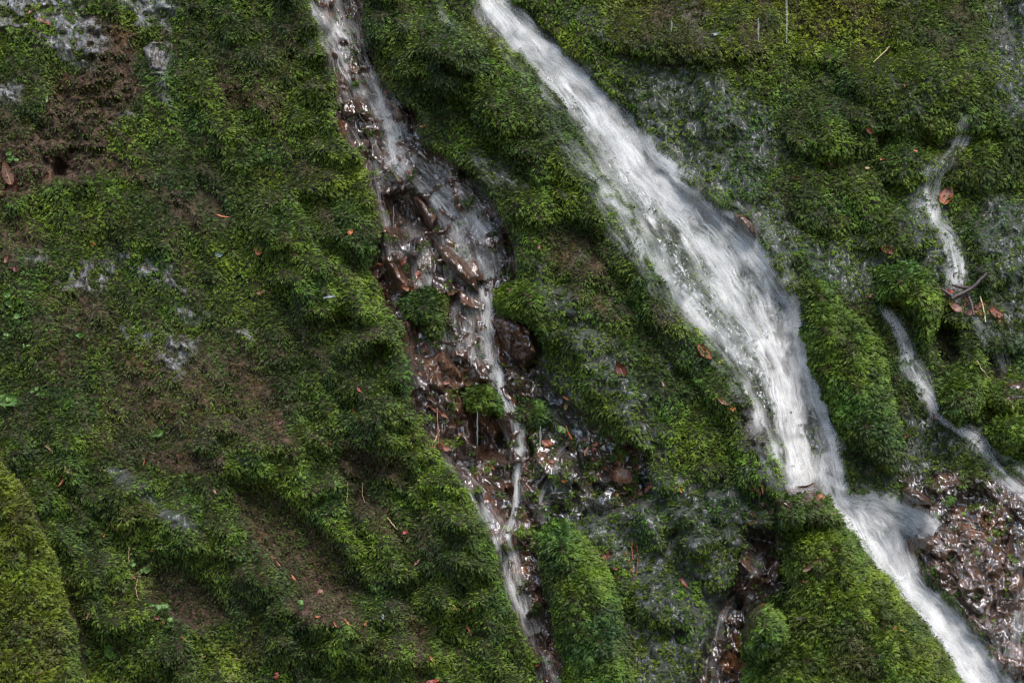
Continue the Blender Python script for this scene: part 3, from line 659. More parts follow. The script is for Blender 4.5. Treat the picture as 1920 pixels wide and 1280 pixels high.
def smooth_path(g):
    g = np.array(g, float)
    d = np.r_[0, np.cumsum(np.hypot(*np.diff(g[:, :2], axis=0).T))]
    s = np.arange(0, d[-1], 4.0)
    out = np.stack([np.interp(s, d, g[:, k]) for k in range(3)], 1)
    ker = np.ones(11) / 11
    for k in range(3):
        a = np.pad(out[:, k], 5, mode='reflect', reflect_type='odd'); out[:, k] = np.convolve(a, ker, 'valid')
    tg = np.gradient(out[:, :2], axis=0); tg /= np.linalg.norm(tg, axis=1)[:, None]
    return s, out, tg
PATHS = {k: [(smooth_path(g), op, n) for g, op, n in v] for k, v in GUIDES.items()}

def strands(name, paths, lift, parent=None, wscale=1.0, lscale=1.0):
    V, Fc, UV, OP = [], [], [], []
    base = 0
    for gi, ((s, C, tg), op, n) in enumerate(paths):
        n = int(n * .95); L = s[-1]
        nrm = np.stack([-tg[:, 1], tg[:, 0]], 1)
        K = 15
        ln = np.clip(rng.lognormal(math.log(75 * lscale), .5, n), 22, 260)
        s0 = rng.uniform(-20, L - 15, n)
        n0 = np.clip(rng.normal(0, .5, n), -1.15, 1.15)
        u = np.linspace(0, 1, K)
        ss = np.clip(s0[:, None] + ln[:, None] * u, 0, L - 1)
        good = (ss[:, -1] - ss[:, 0]) > 12
        ss, n0, ln = ss[good], n0[good], ln[good]; m = len(ss)
        cxp = np.interp(ss, s, C[:, 0]); cyp = np.interp(ss, s, C[:, 1]); hw = np.interp(ss, s, C[:, 2])
        nx = np.interp(ss, s, nrm[:, 0]); ny = np.interp(ss, s, nrm[:, 1])
        lat = n0[:, None] * hw
        lat = lat + 7 * pnoise((ss + gi * 311) / 46, lat / 20, 601) + 1.2 * pnoise((ss + gi * 97) / 24, lat / 9, 603)
        qx = cxp + nx * lat; qy = cyp + ny * lat
        wide = rng.random(m) < (.45 if wscale >= 1 else .16)
        hwp = np.where(wide, rng.uniform(5, 17, m) * wscale, np.clip(rng.lognormal(math.log(1.2 * wscale), .5, m), .6, 4))
        wd = hwp[:, None] * (1 + .5 * pnoise(ss / 30, n0[:, None] * 9 + ss * 0, 607))
        dx = np.gradient(qx, axis=1); dy = np.gradient(qy, axis=1); dl = np.hypot(dx, dy) + 1e-6
        ox, oy = -dy / dl * wd, dx / dl * wd
        off = lift * rng.uniform(.25, 1.0, m)[:, None] + .010 * (1 - np.abs(n0[:, None])) + .008 * pnoise(ss / 26, lat / 12, 611)
        tl = bil(T_w, (qx).ravel(), (qy).ravel()).reshape(qx.shape) - off
        A = world(qx - ox, qy - oy, tl); B = world(qx + ox, qy + oy, tl)
        vv = np.stack([A, B], 2).reshape(m, K * 2, 3)
        idx = np.arange(K - 1) * 2
        q = np.stack([idx, idx + 1, idx + 3, idx + 2], 1)
        Fc.append((base + np.arange(m)[:, None, None] * (2 * K) + q[None]).reshape(-1)); base += m * 2 * K
        V.append(vv.reshape(-1, 3))
        uv = np.zeros((m, K, 2, 2)); uv[:, :, 1, 0] = 1; uv[:, :, :, 1] = u[None, :, None]
        UV.append(uv.reshape(-1, 2))
        o = op * rng.uniform(.08, .62, m) * np.clip(.62 + 1.3 * pnoise(ss[:, 7] / 70, n0 * 2.6, 613 + gi), .05, 1.4) * np.clip(1.15 - .55 * np.abs(n0), .2, 1)
        o = o * np.where(wide, .8, .42)
        OP.append(np.repeat(np.stack([o, rng.random(m), hwp / 20, ln / 300], 1), 2 * K, axis=0))
    V = np.concatenate(V); Fc = np.concatenate(Fc); UV = np.concatenate(UV); OP = np.concatenate(OP)
    o = mesh_obj(name, V, Fc, 4, STRAND, parent, True)
    ul = o.data.uv_layers.new(name='UVMap'); ul.data.foreach_set('uv', UV[Fc].astype(np.float32).ravel())
    colour(o, 'Foam', OP)
    return o

def sheet(name, paths, lift, thick=1.0, parent=None, edge=1.25, gain=1.0):
    """a continuous film of water over the bed, streaked along the flow"""
    U = np.zeros(X.shape); Vv = np.zeros(X.shape); OPm = np.zeros(X.shape); best = np.full(X.shape, 1e9)
    acc = np.zeros(X.shape)
    off = 0
    for (s, C, tg), op, n in paths:
        hwmax = C[:, 2].max()
        w = win(C[:, :2], hwmax * 1.6 + 10)
        gx, gy = X[w], Y[w]
        bd = np.full(gx.shape, 1e9); bs_ = np.zeros(gx.shape); bl = np.zeros(gx.shape); bh = np.ones(gx.shape)
        for k in range(0, len(s), 3):
            dx = gx - C[k, 0]; dy = gy - C[k, 1]
            d = dx * dx + dy * dy
            m = d < bd
            bd[m] = d[m]; al = dx * tg[k, 0] + dy * tg[k, 1]
            bs_[m] = (s[k] + al)[m]; bl[m] = (-dx * tg[k, 1] + dy * tg[k, 0])[m]; bh[m] = C[k, 2]
        rel = np.abs(bl) / bh * (1 + .45 * fbm(gx / 15, gy / 26, 3, 627)); rel = np.where((bs_ < -6) | (bs_ > s[-1] + 6), 9, rel)
        c = np.clip(1 - (rel / edge) ** 2, 0, 1) * min(1.0, op * gain)
        acc[w] = 1 - (1 - acc[w]) * (1 - c)
        b = best[w]; better = rel < b
        U[w] = np.where(better, bl, U[w]); Vv[w] = np.where(better, bs_ + off, Vv[w]); best[w] = np.where(better, rel, b)
        off += 1700
    acc = acc * np.clip(.62 + 1.1 * fbm(U / 26, Vv / 70, 4, 625), .08, 1.3)
    acc = np.clip(acc, 0, 1); keep = best < edge
    wv = 0.010 * fbm(U / 12, Vv / 55, 3, 621) + .010 * fbm(U / 30, Vv / 70, 2, 623)
    Tg = T_w - lift - wv * thick
    o, used, inv = grid_patch(name, Tg, keep, SHEET, parent)
    uvx = (U.ravel()[used] / 9.0)[inv]; uvy = (Vv.ravel()[used] / 52.0)[inv]
    ul = o.data.uv_layers.new(name='UVMap'); ul.data.foreach_set('uv', np.stack([uvx, uvy], 1).astype(np.float32).ravel())
    a = acc.ravel()[used]
    colour(o, 'Foam', np.stack([a, np.clip(a * 2.5, 0, 1), a, np.ones_like(a)], 1))
    return o

for key, nm, lab, cat, lift, lsc in [
  ('fall', 'waterfall', 'white foaming waterfall sliding diagonally down the mossy slope', 'waterfall', .030, 1.15),
  ('cascade', 'cascade', 'thin broken cascade running over reddish rock left of the waterfall', 'cascade', .012, .75),
  ('right', 'stream', 'faint trickle down the right wall past the big orange leaf', 'stream', .012, .8),
  ('rivulet', 'stream', 'short narrow white rivulet between the two mossy rocks on the right', 'stream', .018, .9),
  ('corner', 'stream', 'thin clear stream at the right edge over brown rock', 'stream', .014, .9),
  ('veil', 'stream', 'faint thread of water on the moss rib past the dark curled leaf', 'stream', .012, .7),
  ('lower', 'stream', 'dark glinting rill left of the bright green boulder', 'stream', .010, .7),
  ('seep', 'stream', 'pale film of water seeping along the left bank of the waterfall', 'stream', .010, .7)]:
    sh = sheet(nm, PATHS[key][5:8] + PATHS[key][15:16] if key == 'cascade' else PATHS[key], lift * .6, gain=.62 if key == 'fall' else .7)
    tag(sh, lab, cat, kind='structure')
    strands('foam', PATHS[key], lift, sh, lscale=lsc, wscale=1.0 if key == 'fall' else .75)

# ------------------------------------------------------------------ leaves, buds, twigs, drips
def surf(px, py):
    return float(bil(T_all, np.array([px]), np.array([py]))[0])
def frame_at(px, py, lift):
    t = surf(px, py) - lift
    n = bil(NRM_ALL, np.array([px]), np.array([py]))[0]
    n = n * .55 + np.array([0, -1, .25]) * .6; n /= np.linalg.norm(n)
    return world(px, py, t), n, t
LEAFMATS = {}
def leafmat(key):
    cols = {'orange': ((.42, .13, .035), (.26, .06, .02)), 'red': ((.34, .045, .025), (.16, .02, .015)), 'darkred': ((.15, .03, .02), (.07, .015, .012)), 'brown': ((.16, .075, .04), (.07, .032, .018)),
            'pink': ((.28, .12, .08), (.12, .045, .03)), 'tan': ((.42, .30, .16), (.22, .13, .06)), 'yellow': ((.42, .36, .06), (.26, .20, .03)), 'green': ((.075, .16, .022), (.045, .10, .015)),
            'lime': ((.085, .16, .025), (.05, .10, .015)), 'paleblue': ((.25, .26, .29), (.12, .13, .14)), 'grey': ((.20, .22, .23), (.10, .12, .12)), 'straw': ((.46, .38, .20), (.28, .21, .10)), 'bark': ((.075, .05, .045), (.03, .02, .018)),
            'rusty': ((.26, .075, .028), (.09, .028, .014)), 'mottled': ((.34, .11, .05), (.10, .026, .014)), 'teal': ((.20, .27, .26), (.11, .15, .15))}
    if key not in LEAFMATS:
        a, b = cols[key]
        LEAFMATS[key] = plain('leaf_' + key, a, .32, b, 120)
    return LEAFMATS[key]

def basis(n, ang):
    right = np.cross(np.array([0, 0, 1.0]), n); right = -right if right[0] < 0 else right
    right /= np.linalg.norm(right)
    up = np.cross(n, right); up = up if up[2] > 0 else -up
    a = math.radians(ang)
    ax = right * math.cos(a) + up * math.sin(a)
    lt = np.cross(n, ax)
    return ax, lt

def leaf_verts(L, Wd, curl, fold, shape, seed):
    """a curled blade: rows along the midrib, both faces, a real thickness"""
    r = np.random.default_rng(seed)
    nu, nv = 12, 7
    ph = r.uniform(0, 6, 3)
    P = []
    for side in (1, -1):
        for i in range(nu):
            u = i / (nu - 1)
            if shape == 'leaf': wprof = math.sin(math.pi * (u * .93 + .04)) ** .75 * (1.1 - .35 * u) * (1 + .10 * math.sin(u * 26 + ph[0]))
            elif shape == 'bud': wprof = (math.sin(math.pi * (u * .9 + .06)) ** .8) * (1.15 - .7 * u)
            else: wprof = .55 + .45 * math.sin(math.pi * u) + .25 * math.sin(u * 11 + ph[1])
            for j in range(nv):
                v = j / (nv - 1) * 2 - 1
                x = (u - .5) * L; y = v * wprof * Wd * .5
                z = fold * Wd * .5 * abs(v) ** 1.3 * wprof + curl * L * (u - .5) ** 2 * 1.6 + .05 * Wd * math.sin(u * 9 + v * 3 + ph[2]) + side * .0005
                if shape == 'scrap': y += .12 * Wd * math.sin(u * 7 + ph[0])
                P.append((x, y, z))
    F_ = []
    o2 = nu * nv
    for i in range(nu - 1):
        for j in range(nv - 1):
            a = i * nv + j
            F_.append((a, a + 1, a + nv + 1, a + nv)); F_.append((o2 + a, o2 + a + nv, o2 + a + nv + 1, o2 + a + 1))
    rim = [i * nv for i in range(nu)] + [(nu - 1) * nv + j for j in range(1, nv)] + [i * nv + nv - 1 for i in range(nu - 2, -1, -1)] + [j for j in range(nv - 2, 0, -1)]
    for a, b in zip(rim, rim[1:] + rim[:1]): F_.append((a, o2 + a, o2 + b, b))
    return np.array(P), np.array(F_)

def tube(name, pts, radii, mat, parent=None, origin=None, sides=7):
    pts = np.array(pts, float); V, Fc = [], []
    tg = np.gradient(pts, axis=0); tg /= np.linalg.norm(tg, axis=1)[:, None] + 1e-9
    for k, (p, t_) in enumerate(zip(pts, tg)):
        a = np.cross(t_, [0.1, 1, 0.2]); a /= np.linalg.norm(a) + 1e-9; b = np.cross(t_, a)
        for s_ in range(sides):
            q = 2 * math.pi * s_ / sides
            V.append(p + radii[k] * (a * math.cos(q) + b * math.sin(q)))
    n = len(pts)
    for k in range(n - 1):
        for s_ in range(sides):
            Fc += [k * sides + s_, k * sides + (s_ + 1) % sides, (k + 1) * sides + (s_ + 1) % sides, (k + 1) * sides + s_]
    return mesh_obj(name, V, Fc, 4, mat, parent, True, origin)

def leaf(px, py, L, Wd, ang, col, label, shape='leaf', name='fallen_leaf', cat='leaf', curl=.25, fold=.25, lift=.011, group=None, stalk=False, seed=None):
    o3, n, t = frame_at(px, py, lift)
    k = t / F
    ax, lt = basis(n, ang)
    P, Fq = leaf_verts(L * k, Wd * k, curl, fold, shape, seed if seed is not None else int(px * 7 + py))
    Wp = P[:, :1] * ax + P[:, 1:2] * lt + P[:, 2:3] * n
    if stalk:
        root = empty(name, o3); par = root
        mesh_obj('blade', Wp, Fq.ravel(), 4, leafmat(col), root, True)
        e = P.min(0)[0]
        pts = [ax * (e * (1 - .0)) + n * .001, ax * (e * 1.25) + lt * (.05 * L * k) + n * .004, ax * (e * 1.5) + lt * (.16 * L * k) + n * .003]
        tube('stalk', pts, [.0011, .0009, .0008], leafmat('brown'), root)
        rb = [ax * (x * L * k) + n * (curl * L * k * x * x * 1.6 + .0016) for x in np.linspace(-.48, .44, 7)]
        tube('midrib', rb, [.0010, .0010, .0009, .0008, .0007, .0006, .0004], leafmat('tan' if col not in ('tan', 'green', 'lime') else 'yellow'), root)
        tag(root, label, cat, group); return root
    o = mesh_obj(name, Wp + o3, Fq.ravel(), 4, leafmat(col), None, True, o3)
    tag(o, label, cat, group)
    return o

# px, py, length, width, angle (deg, counter-clockwise from the right), colour, label
LEAVES = [
 # --- the larger leaves, each with stalk and midrib
 (1775, 368, 54, 32, 70, 'mottled', 'large torn orange-red leaf beside the trickle on the right wall', dict(stalk=True, curl=.35, fold=.35)),
 (1171, 897, 50, 42, -35, 'brown', 'big wet curled brown leaf with a pale shine, low on the moss rib', dict(stalk=True, curl=.5, fold=.5)),
 (1163, 692, 34, 26, 115, 'darkred', 'dark curled leaf in the thread of water on the moss rib', dict(stalk=True, curl=.6, fold=.6)),
 (1665, 468, 30, 17, -22, 'red', 'folded bright red leaf above the overhanging moss block', dict(stalk=True, fold=.6)),
 (1322, 662, 44, 22, -48, 'rusty', 'crumpled rusty leaf on the crest of the moss rib by the falls', dict(stalk=True, curl=.5, fold=.4)),
 (487, 467, 26, 21, 65, 'orange', 'oval orange-brown leaf on the upper left moss slope', dict(stalk=True)),
 (411, 475, 19, 18, 10, 'teal', 'round grey-green leaf left of the oval orange-brown leaf', dict()),
 (14, 328, 60, 26, 105, 'brown', 'long curled dead brown leaf at the left edge', dict(stalk=True, curl=.7, fold=.5)),
 (24, 352, 40, 24, 60, 'darkred', 'dark reddish dead leaf overlapping the long curled brown one at the left edge', dict(curl=.5)),
 (1052, 806, 24, 22, 120, 'green', 'rounded fresh green leaf among brown litter in the lower middle', dict(stalk=True)),
 (1061, 761, 17, 10, 80, 'tan', 'small oval yellowish leaf below an orange scrap, lower middle', dict()),
 (1066, 812, 36, 6, 100, 'orange', 'narrow orange leaf strip standing beside the fresh green leaf', dict(shape='bud', curl=.3)),
 (1027, 831, 28, 18, -15, 'mottled', 'pale orange wet leaf at the foot of the low moss tuft', dict(curl=.4)),
 (1630, 243, 22, 15, -60, 'rusty', 'small orange-red leaf on the dark moss of the upper right', dict(fold=.5)),
 (1641, 260, 18, 7, -65, 'brown', 'brown leaf scrap hanging under the orange-red one, upper right', dict(shape='scrap')),
 (1562, 313, 24, 9, -35, 'darkred', 'dark red curled leaf under a moss bulge on the right wall', dict(curl=.8)),
 (1490, 333, 16, 11, 15, 'darkred', 'dull dark red leaf on sparse grey moss right of the falls', dict()),
 (1445, 239, 17, 12, 115, 'paleblue', 'pale whitish leaf lying on moss right of the upper falls', dict(curl=.6)),
 (1341, 65, 18, 9, 25, 'paleblue', 'pale grey leaf on the olive moss above the falls', dict()),
 (1626, 315, 10, 7, 0, 'tan', 'tiny tan leaf at the edge of a moss bulge, upper right', dict()),
 (1780, 548, 20, 15, 10, 'red', 'small red leaf at the lower end of the dark twig', dict(curl=.4)),
 (1633, 555, 22, 11, -5, 'pink', 'pinkish leaf scrap at the top of the narrow rivulet', dict(shape='scrap')),
 (1795, 578, 44, 20, -30, 'pink', 'pale pinkish wet leaf lying below the dark twig', dict(stalk=True, curl=.3)),
 (1868, 588, 34, 20, -40, 'rusty', 'rusty brown leaf right of the litter pile below the dark twig', dict(curl=.5)),
 (1832, 575, 26, 15, 35, 'darkred', 'dark wet leaf in the middle of the litter below the dark twig', dict(curl=.4)),
 (1755, 783, 18, 10, -50, 'rusty', 'small red-brown leaf at the foot of the narrow rivulet', dict()),
 (1541, 933, 32, 15, -50, 'orange', 'orange leaf wrapped over the rock where the waterfall splits', dict(curl=-.7)),
 (1510, 913, 44, 12, 12, 'darkred', 'wet dark leaf on the very top of the rock where the waterfall splits', dict(curl=-.5)),
 (1557, 963, 14, 9, 30, 'pink', 'pinkish scrap on the moss just under the splitting rock', dict(shape='scrap')),
 (1428, 1135, 16, 8, 50, 'orange', 'orange leaf on top of the round moss dome', dict()),
 (1684, 1179, 22, 9, -20, 'orange', 'orange bud scale on the bright green boulder, the upper of two', dict(shape='bud')),
 (1768, 1262, 18, 9, -20, 'orange', 'orange bud scale low on the right flank of the bright green boulder', dict(shape='bud')),
 (1282, 1094, 26, 11, -60, 'rusty', 'rust-red leaf on the wet moss left of the dark rill', dict(curl=.4)),
 (1274, 917, 18, 8, -55, 'orange', 'orange scrap on the lower edge of the moss rib', dict(shape='bud')),
 (1418, 912, 40, 14, -60, 'rusty', 'wet rust-brown leaf strip left of the splitting rock', dict(curl=.3, stalk=True)),
 (1437, 940, 32, 10, -75, 'brown', 'brown soaked leaf strip just below the rust-brown one by the falls', dict(curl=.4)),
 (1468, 1054, 26, 8, 60, 'rusty', 'rust leaf wedged at the left edge of the bright green boulder', dict(curl=.4)),
 (1522, 1058, 42, 11, 38, 'brown', 'shiny brown bark strip lying on the bright green boulder', dict(curl=.2, shape='scrap')),
 (1518, 1092, 30, 9, -5, 'darkred', 'reddish-brown strip on the bright green boulder under the bark strip', dict(curl=.3, shape='scrap')),
 (1520, 1160, 62, 12, -3, 'bark', 'dark wet bark strip arching over the lower boulder', dict(curl=-.3, shape='scrap')),
 (1357, 753, 26, 12, -30, 'pink', 'pale pink leaf on the crest of the moss rib, lower down', dict(curl=.4)),
 (1374, 766, 12, 9, 0, 'orange', 'tiny orange scrap right of the pale pink leaf on the rib', dict(shape='scrap')),
 (1351, 678, 14, 9, 35, 'yellow', 'small yellow leaf right of the crumpled rusty leaf', dict()),
 (1243, 721, 15, 8, -70, 'pink', 'small pink scrap in the middle of the moss rib', dict(shape='bud')),
 (981, 689, 18, 7, -45, 'orange', 'orange bud scale right of the thin cascade strand', dict(shape='bud')),
 (1064, 747, 20, 8, -30, 'orange', 'orange scrap just above the oval yellowish leaf', dict(shape='bud')),
 (959, 543, 14, 9, 0, 'pink', 'pale orange scrap on the top of the moss-capped rock', dict(shape='scrap')),
 (848, 548, 20, 9, 15, 'pink', 'pinkish scrap in the cascade right of the small moss-capped rock', dict(shape='scrap')),
 (1010, 464, 16, 8, 65, 'darkred', 'dark red leaf on dull moss right of the pale pebble', dict()),
 (657, 435, 18, 12, 60, 'orange', 'orange leaf on the moss near the left edge of the cascade', dict()),
 (618, 556, 24, 6, 10, 'paleblue', 'whitish splinter left of the slanting orange-edged ledge', dict(shape='scrap')),
 (835, 718, 20, 9, 5, 'pink', 'wet pink leaf on rock left of the little moss tuft', dict()),
 (875, 720, 26, 11, -10, 'rusty', 'rusty leaf tucked behind the little moss tuft', dict(curl=.4)),
 (674, 732, 16, 7, -50, 'red', 'red bud scale under the left moss shelf, upper of a pair', dict(shape='bud')),
 (663, 747, 12, 6, 10, 'darkred', 'dark red bud scale under the left moss shelf, lower of a pair', dict(shape='bud')),
 (618, 831, 12, 6, -60, 'red', 'tiny red bud scale on moss in the middle of the left half', dict(shape='bud')),
 (526, 793, 14, 9, 60, 'darkred', 'dull dark red leaf on brown soil, left of centre', dict()),
 (487, 549, 15, 11, 20, 'darkred', 'dull red leaf fragment below the oval orange-brown leaf', dict()),
 (418, 406, 27, 6, -14, 'orange', 'slim orange leaf sliver on the upper left slope', dict(shape='bud')),
 (175, 456, 15, 8, -40, 'orange', 'small orange bud scale above the grey stone patch on the left', dict(shape='bud')),
 (12, 485, 18, 9, 80, 'rusty', 'rust leaf scrap close to the left edge, upper of two', dict(shape='scrap')),
 (27, 504, 20, 10, -25, 'darkred', 'red-brown leaf scrap close to the left edge, lower of two', dict(shape='scrap')),
 (58, 22, 14, 8, 45, 'pink', 'pale orange scrap on grey rock in the top left corner', dict(shape='scrap')),
 (84, 42, 26, 9, -35, 'rusty', 'rust-brown leaf strip in the top left corner', dict(shape='scrap')),
 (300, 79, 22, 6, -8, 'rusty', 'rust-brown crust strip on top of the whitish rock knob', dict(shape='scrap', curl=-.3, lift=.004)),
 (96, 843, 26, 6, -40, 'tan', 'pale orange curved splinter on the lower left moss', dict(shape='bud', curl=.8)),
 (186, 831, 9, 4, -75, 'orange', 'tiny orange bud scale above the wet rock smear, lower left', dict(shape='bud')),
 (118, 899, 26, 6, 65, 'orange', 'bent orange bud husk on the lower left moss', dict(shape='bud', curl=.9)),
 (128, 884, 20, 7, -35, 'pink', 'pinkish bud husk touching the bent orange one', dict(shape='bud')),
 (186, 879, 15, 6, -65, 'pink', 'pale orange bud scale left of the wet rock smear', dict(shape='bud')),
 (270, 868, 20, 4, 85, 'red', 'thin red bud scale right of the top of the wet rock smear', dict(shape='bud')),
 (403, 922, 12, 7, -70, 'pink', 'pinkish bud scale at the edge of the brown hollow', dict(shape='bud')),
 (212, 986, 17, 6, -65, 'orange', 'orange-red bud scale on dark moss below the wet rock smear', dict(shape='bud')),
 (195, 1004, 10, 4, 80, 'red', 'tiny red bud scale left of and below the orange-red one', dict(shape='bud')),
 (285, 1032, 8, 7, 0, 'orange', 'dot-like orange scrap on the lower left shelf', dict(shape='bud')),
 (511, 1045, 13, 8, -35, 'red', 'bright red bud scale on the rim of the brown hollow, upper', dict(shape='bud')),
 (522, 1057, 12, 5, -60, 'orange', 'orange-red bud scale on the rim of the brown hollow, just below the bright red', dict(shape='bud')),
 (551, 1084, 20, 7, -60, 'orange', 'long orange bud scale at the right rim of the lower left shelf', dict(shape='bud')),
 (593, 1090, 16, 5, -8, 'darkred', 'dark red sliver in the brown hollow above the pinkish leaf', dict(shape='bud')),
 (601, 1112, 20, 16, -80, 'pink', 'pinkish-brown striped leaf in the brown hollow', dict(stalk=True)),
 (595, 1156, 17, 8, -5, 'orange', 'orange bud scale on the moss edge below the pinkish-brown leaf', dict(shape='bud')),
 (629, 1171, 17, 6, -60, 'red', 'left red bud of three in a row on the bottom moss mound', dict(shape='bud')),
 (651, 1167, 20, 6, -60, 'orange', 'middle orange-red bud of three in a row on the bottom moss mound', dict(shape='bud')),
 (686, 1167, 14, 6, 65, 'red', 'right red bud of three in a row on the bottom moss mound', dict(shape='bud')),
 (718, 1156, 13, 7, -80, 'paleblue', 'pale grey leaf chip on moss right of the three buds', dict(shape='leaf')),
 (250, 1082, 14, 7, -40, 'red', 'red bud scale beside the green sprout in the lower left', dict(shape='bud')),
 (259, 1109, 12, 6, -50, 'darkred', 'dark red bud scale below the green sprout in the lower left', dict(shape='bud')),
 (165, 1154, 14, 5, 75, 'pink', 'pink bud scale between the corner bulge and the moss shelf', dict(shape='bud')),
 (289, 1158, 17, 12, 20, 'darkred', 'dark crimson bud cluster under small green leaves, lower left', dict(shape='scrap')),
 (307, 1166, 10, 5, -40, 'orange', 'orange bud scale beside the crimson cluster', dict(shape='bud')),
 (315, 1176, 12, 5, -55, 'rusty', 'rust bud scale one step below the orange one by the crimson cluster', dict(shape='bud')),
 (346, 1198, 15, 6, -50, 'red', 'red bud scale on the moss edge below the brown earth hollow', dict(shape='bud')),
 (378, 1228, 13, 6, -45, 'orange', 'orange bud scale at the lower tip of the left moss shelf', dict(shape='bud')),
 (440, 1236, 18, 10, 20, 'brown', 'dull brown leaf on dark soil near the bottom left', dict()),
 (519, 1266, 14, 12, 70, 'red', 'red leaf scrap at the bottom edge left of the moss mound', dict(shape='scrap')),
 (286, 1270, 18, 7, -50, 'orange', 'orange bud husk at the bottom edge in the lower left', dict(shape='bud')),
 (67, 1258, 24, 16, -10, 'tan', 'tan leaf on the yellow-green bulge at the bottom left', dict()),
 (760, 998, 12, 9, 30, 'red', 'red scrap at the tip of a straw-coloured stem, lower middle', dict(shape='scrap')),
 (783, 1053, 20, 7, 58, 'pink', 'pink bud husk below the straw-coloured stem', dict(shape='bud')),
 (822, 1042, 14, 4, 80, 'rusty', 'thin rust sliver right of the pink bud husk', dict(shape='bud')),
 (850, 1139, 10, 6, -30, 'red', 'small red scrap in a dark gap left of the lower cascade', dict(shape='scrap')),
 (878, 1141, 12, 8, 40, 'rusty', 'rust scrap beside the small red one in the dark gap', dict(shape='scrap')),
 (880, 1181, 22, 6, -65, 'orange', 'orange forked husk on moss left of the lower cascade', dict(shape='bud')),
 (810, 1236, 18, 7, -60, 'orange', 'orange-brown bud scale near the bottom, middle left', dict(shape='bud')),
 (1005, 1246, 10, 6, 0, 'orange', 'tiny orange scrap at the foot of the lower cascade', dict(shape='scrap')),
 (812, 1277, 30, 10, 10, 'red', 'red leaf cut by the bottom edge, middle left', dict()),
 (1058, 901, 10, 8, 0, 'orange', 'orange scrap left of the big wet curled leaf', dict(shape='scrap')),
 (922, 875, 18, 6, -45, 'red', 'pinkish-red bud scale on the rocks under the dark hollow', dict(shape='bud')),
 (948, 910, 14, 6, -60, 'rusty', 'rust-red bud scale one step below the pinkish-red one in the cascade', dict(shape='bud')),
 (1124, 1052, 26, 8, -45, 'rusty', 'rust strip on wet rock right of the tall moss pillar', dict(shape='scrap')),
 (1716, 283, 9, 6, -20, 'orange', 'tiny orange scrap on a moss knob left of the upper right trickle', dict(shape='scrap')),
 (1654, 299, 9, 5, 0, 'orange', 'tiny orange speck on the moss bulge below the orange-red leaf', dict(shape='scrap')),
 (1697, 160, 8, 5, 0, 'orange', 'tiny orange speck on the broad dark moss bulge, upper right', dict(shape='scrap')),
 (1700, 817, 9, 5, 30, 'orange', 'orange speck on thin moss left of the small right stream', dict(shape='scrap')),
 (723, 172, 12, 9, 20, 'rusty', 'rust scrap at the right bank of the upper cascade', dict(shape='scrap')),
 (793, 237, 12, 7, 0, 'rusty', 'rust scrap on dark rock right of the cascade narrows', dict(shape='scrap')),
 (990, 298, 16, 6, -60, 'tan', 'tan scrap on the bright tuft of the rib', dict(shape='scrap')),
 (88, 185, 17, 7, 85, 'lime', 'upright yellow-green leaf blade on brown rock, upper left', dict(shape='bud', lift=.02)),
]
for px, py, L, W_, ang, colr, lab, kw in LEAVES:
    kw = dict(kw)
    small = kw.get('shape') in ('bud', 'scrap')
    nm = 'bud_scale' if kw.get('shape') == 'bud' and colr not in ('lime',) else ('leaf_scrap' if kw.get('shape') == 'scrap' else 'fallen_leaf')
    ct_ = {'bud_scale': 'bud scale', 'leaf_scrap': 'leaf scrap', 'fallen_leaf': 'leaf'}[nm]
    leaf(px, py, L * (.95 if small else .9), W_ * (.8 if small else .85), ang, colr, lab, name=nm, cat=ct_, group={'bud scale': 'bud scales on the moss', 'leaf scrap': 'leaf scraps on the slope', 'leaf': 'fallen leaves on the slope'}[ct_], **kw)

# small wet litter that nothing tells apart, caught on the rock of the cascade and beside it
rl = np.random.default_rng(77)
LIT = [[(1010, 790), (1230, 870), (1220, 960), (1020, 900)], [(780, 640), (870, 680), (860, 880), (800, 860)], [(690, 460), (790, 500), (780, 560), (700, 540)], [(1120, 1000), (1200, 1010), (1190, 1090), (1130, 1080)], [(1790, 560), (1890, 570), (1890, 610), (1800, 600)], [(1400, 880), (1450, 880), (1450, 990), (1410, 980)]]
for pl, nn_ in zip(LIT, (24, 12, 10, 7, 8, 7)):
    p_ = np.array(pl, float); k_ = 0
    while k_ < nn_:
        x_ = rl.uniform(p_[:, 0].min(), p_[:, 0].max()); y_ = rl.uniform(p_[:, 1].min(), p_[:, 1].max())
        if poly_sdf(pl, np.array([x_]), np.array([y_]))[0] < 0: continue
        k_ += 1
        leaf(x_, y_, rl.uniform(9, 24), rl.uniform(5, 11), rl.uniform(0, 360), ['rusty', 'brown', 'darkred', 'rusty', 'mottled'][rl.integers(5)], 'small soaked rust-brown leaf scrap caught on wet rock', shape='scrap', name='leaf_scrap', cat='leaf scrap', curl=rl.uniform(-.3, .6), fold=rl.uniform(.1, .6), lift=.006, group='soaked litter on the wet rock')

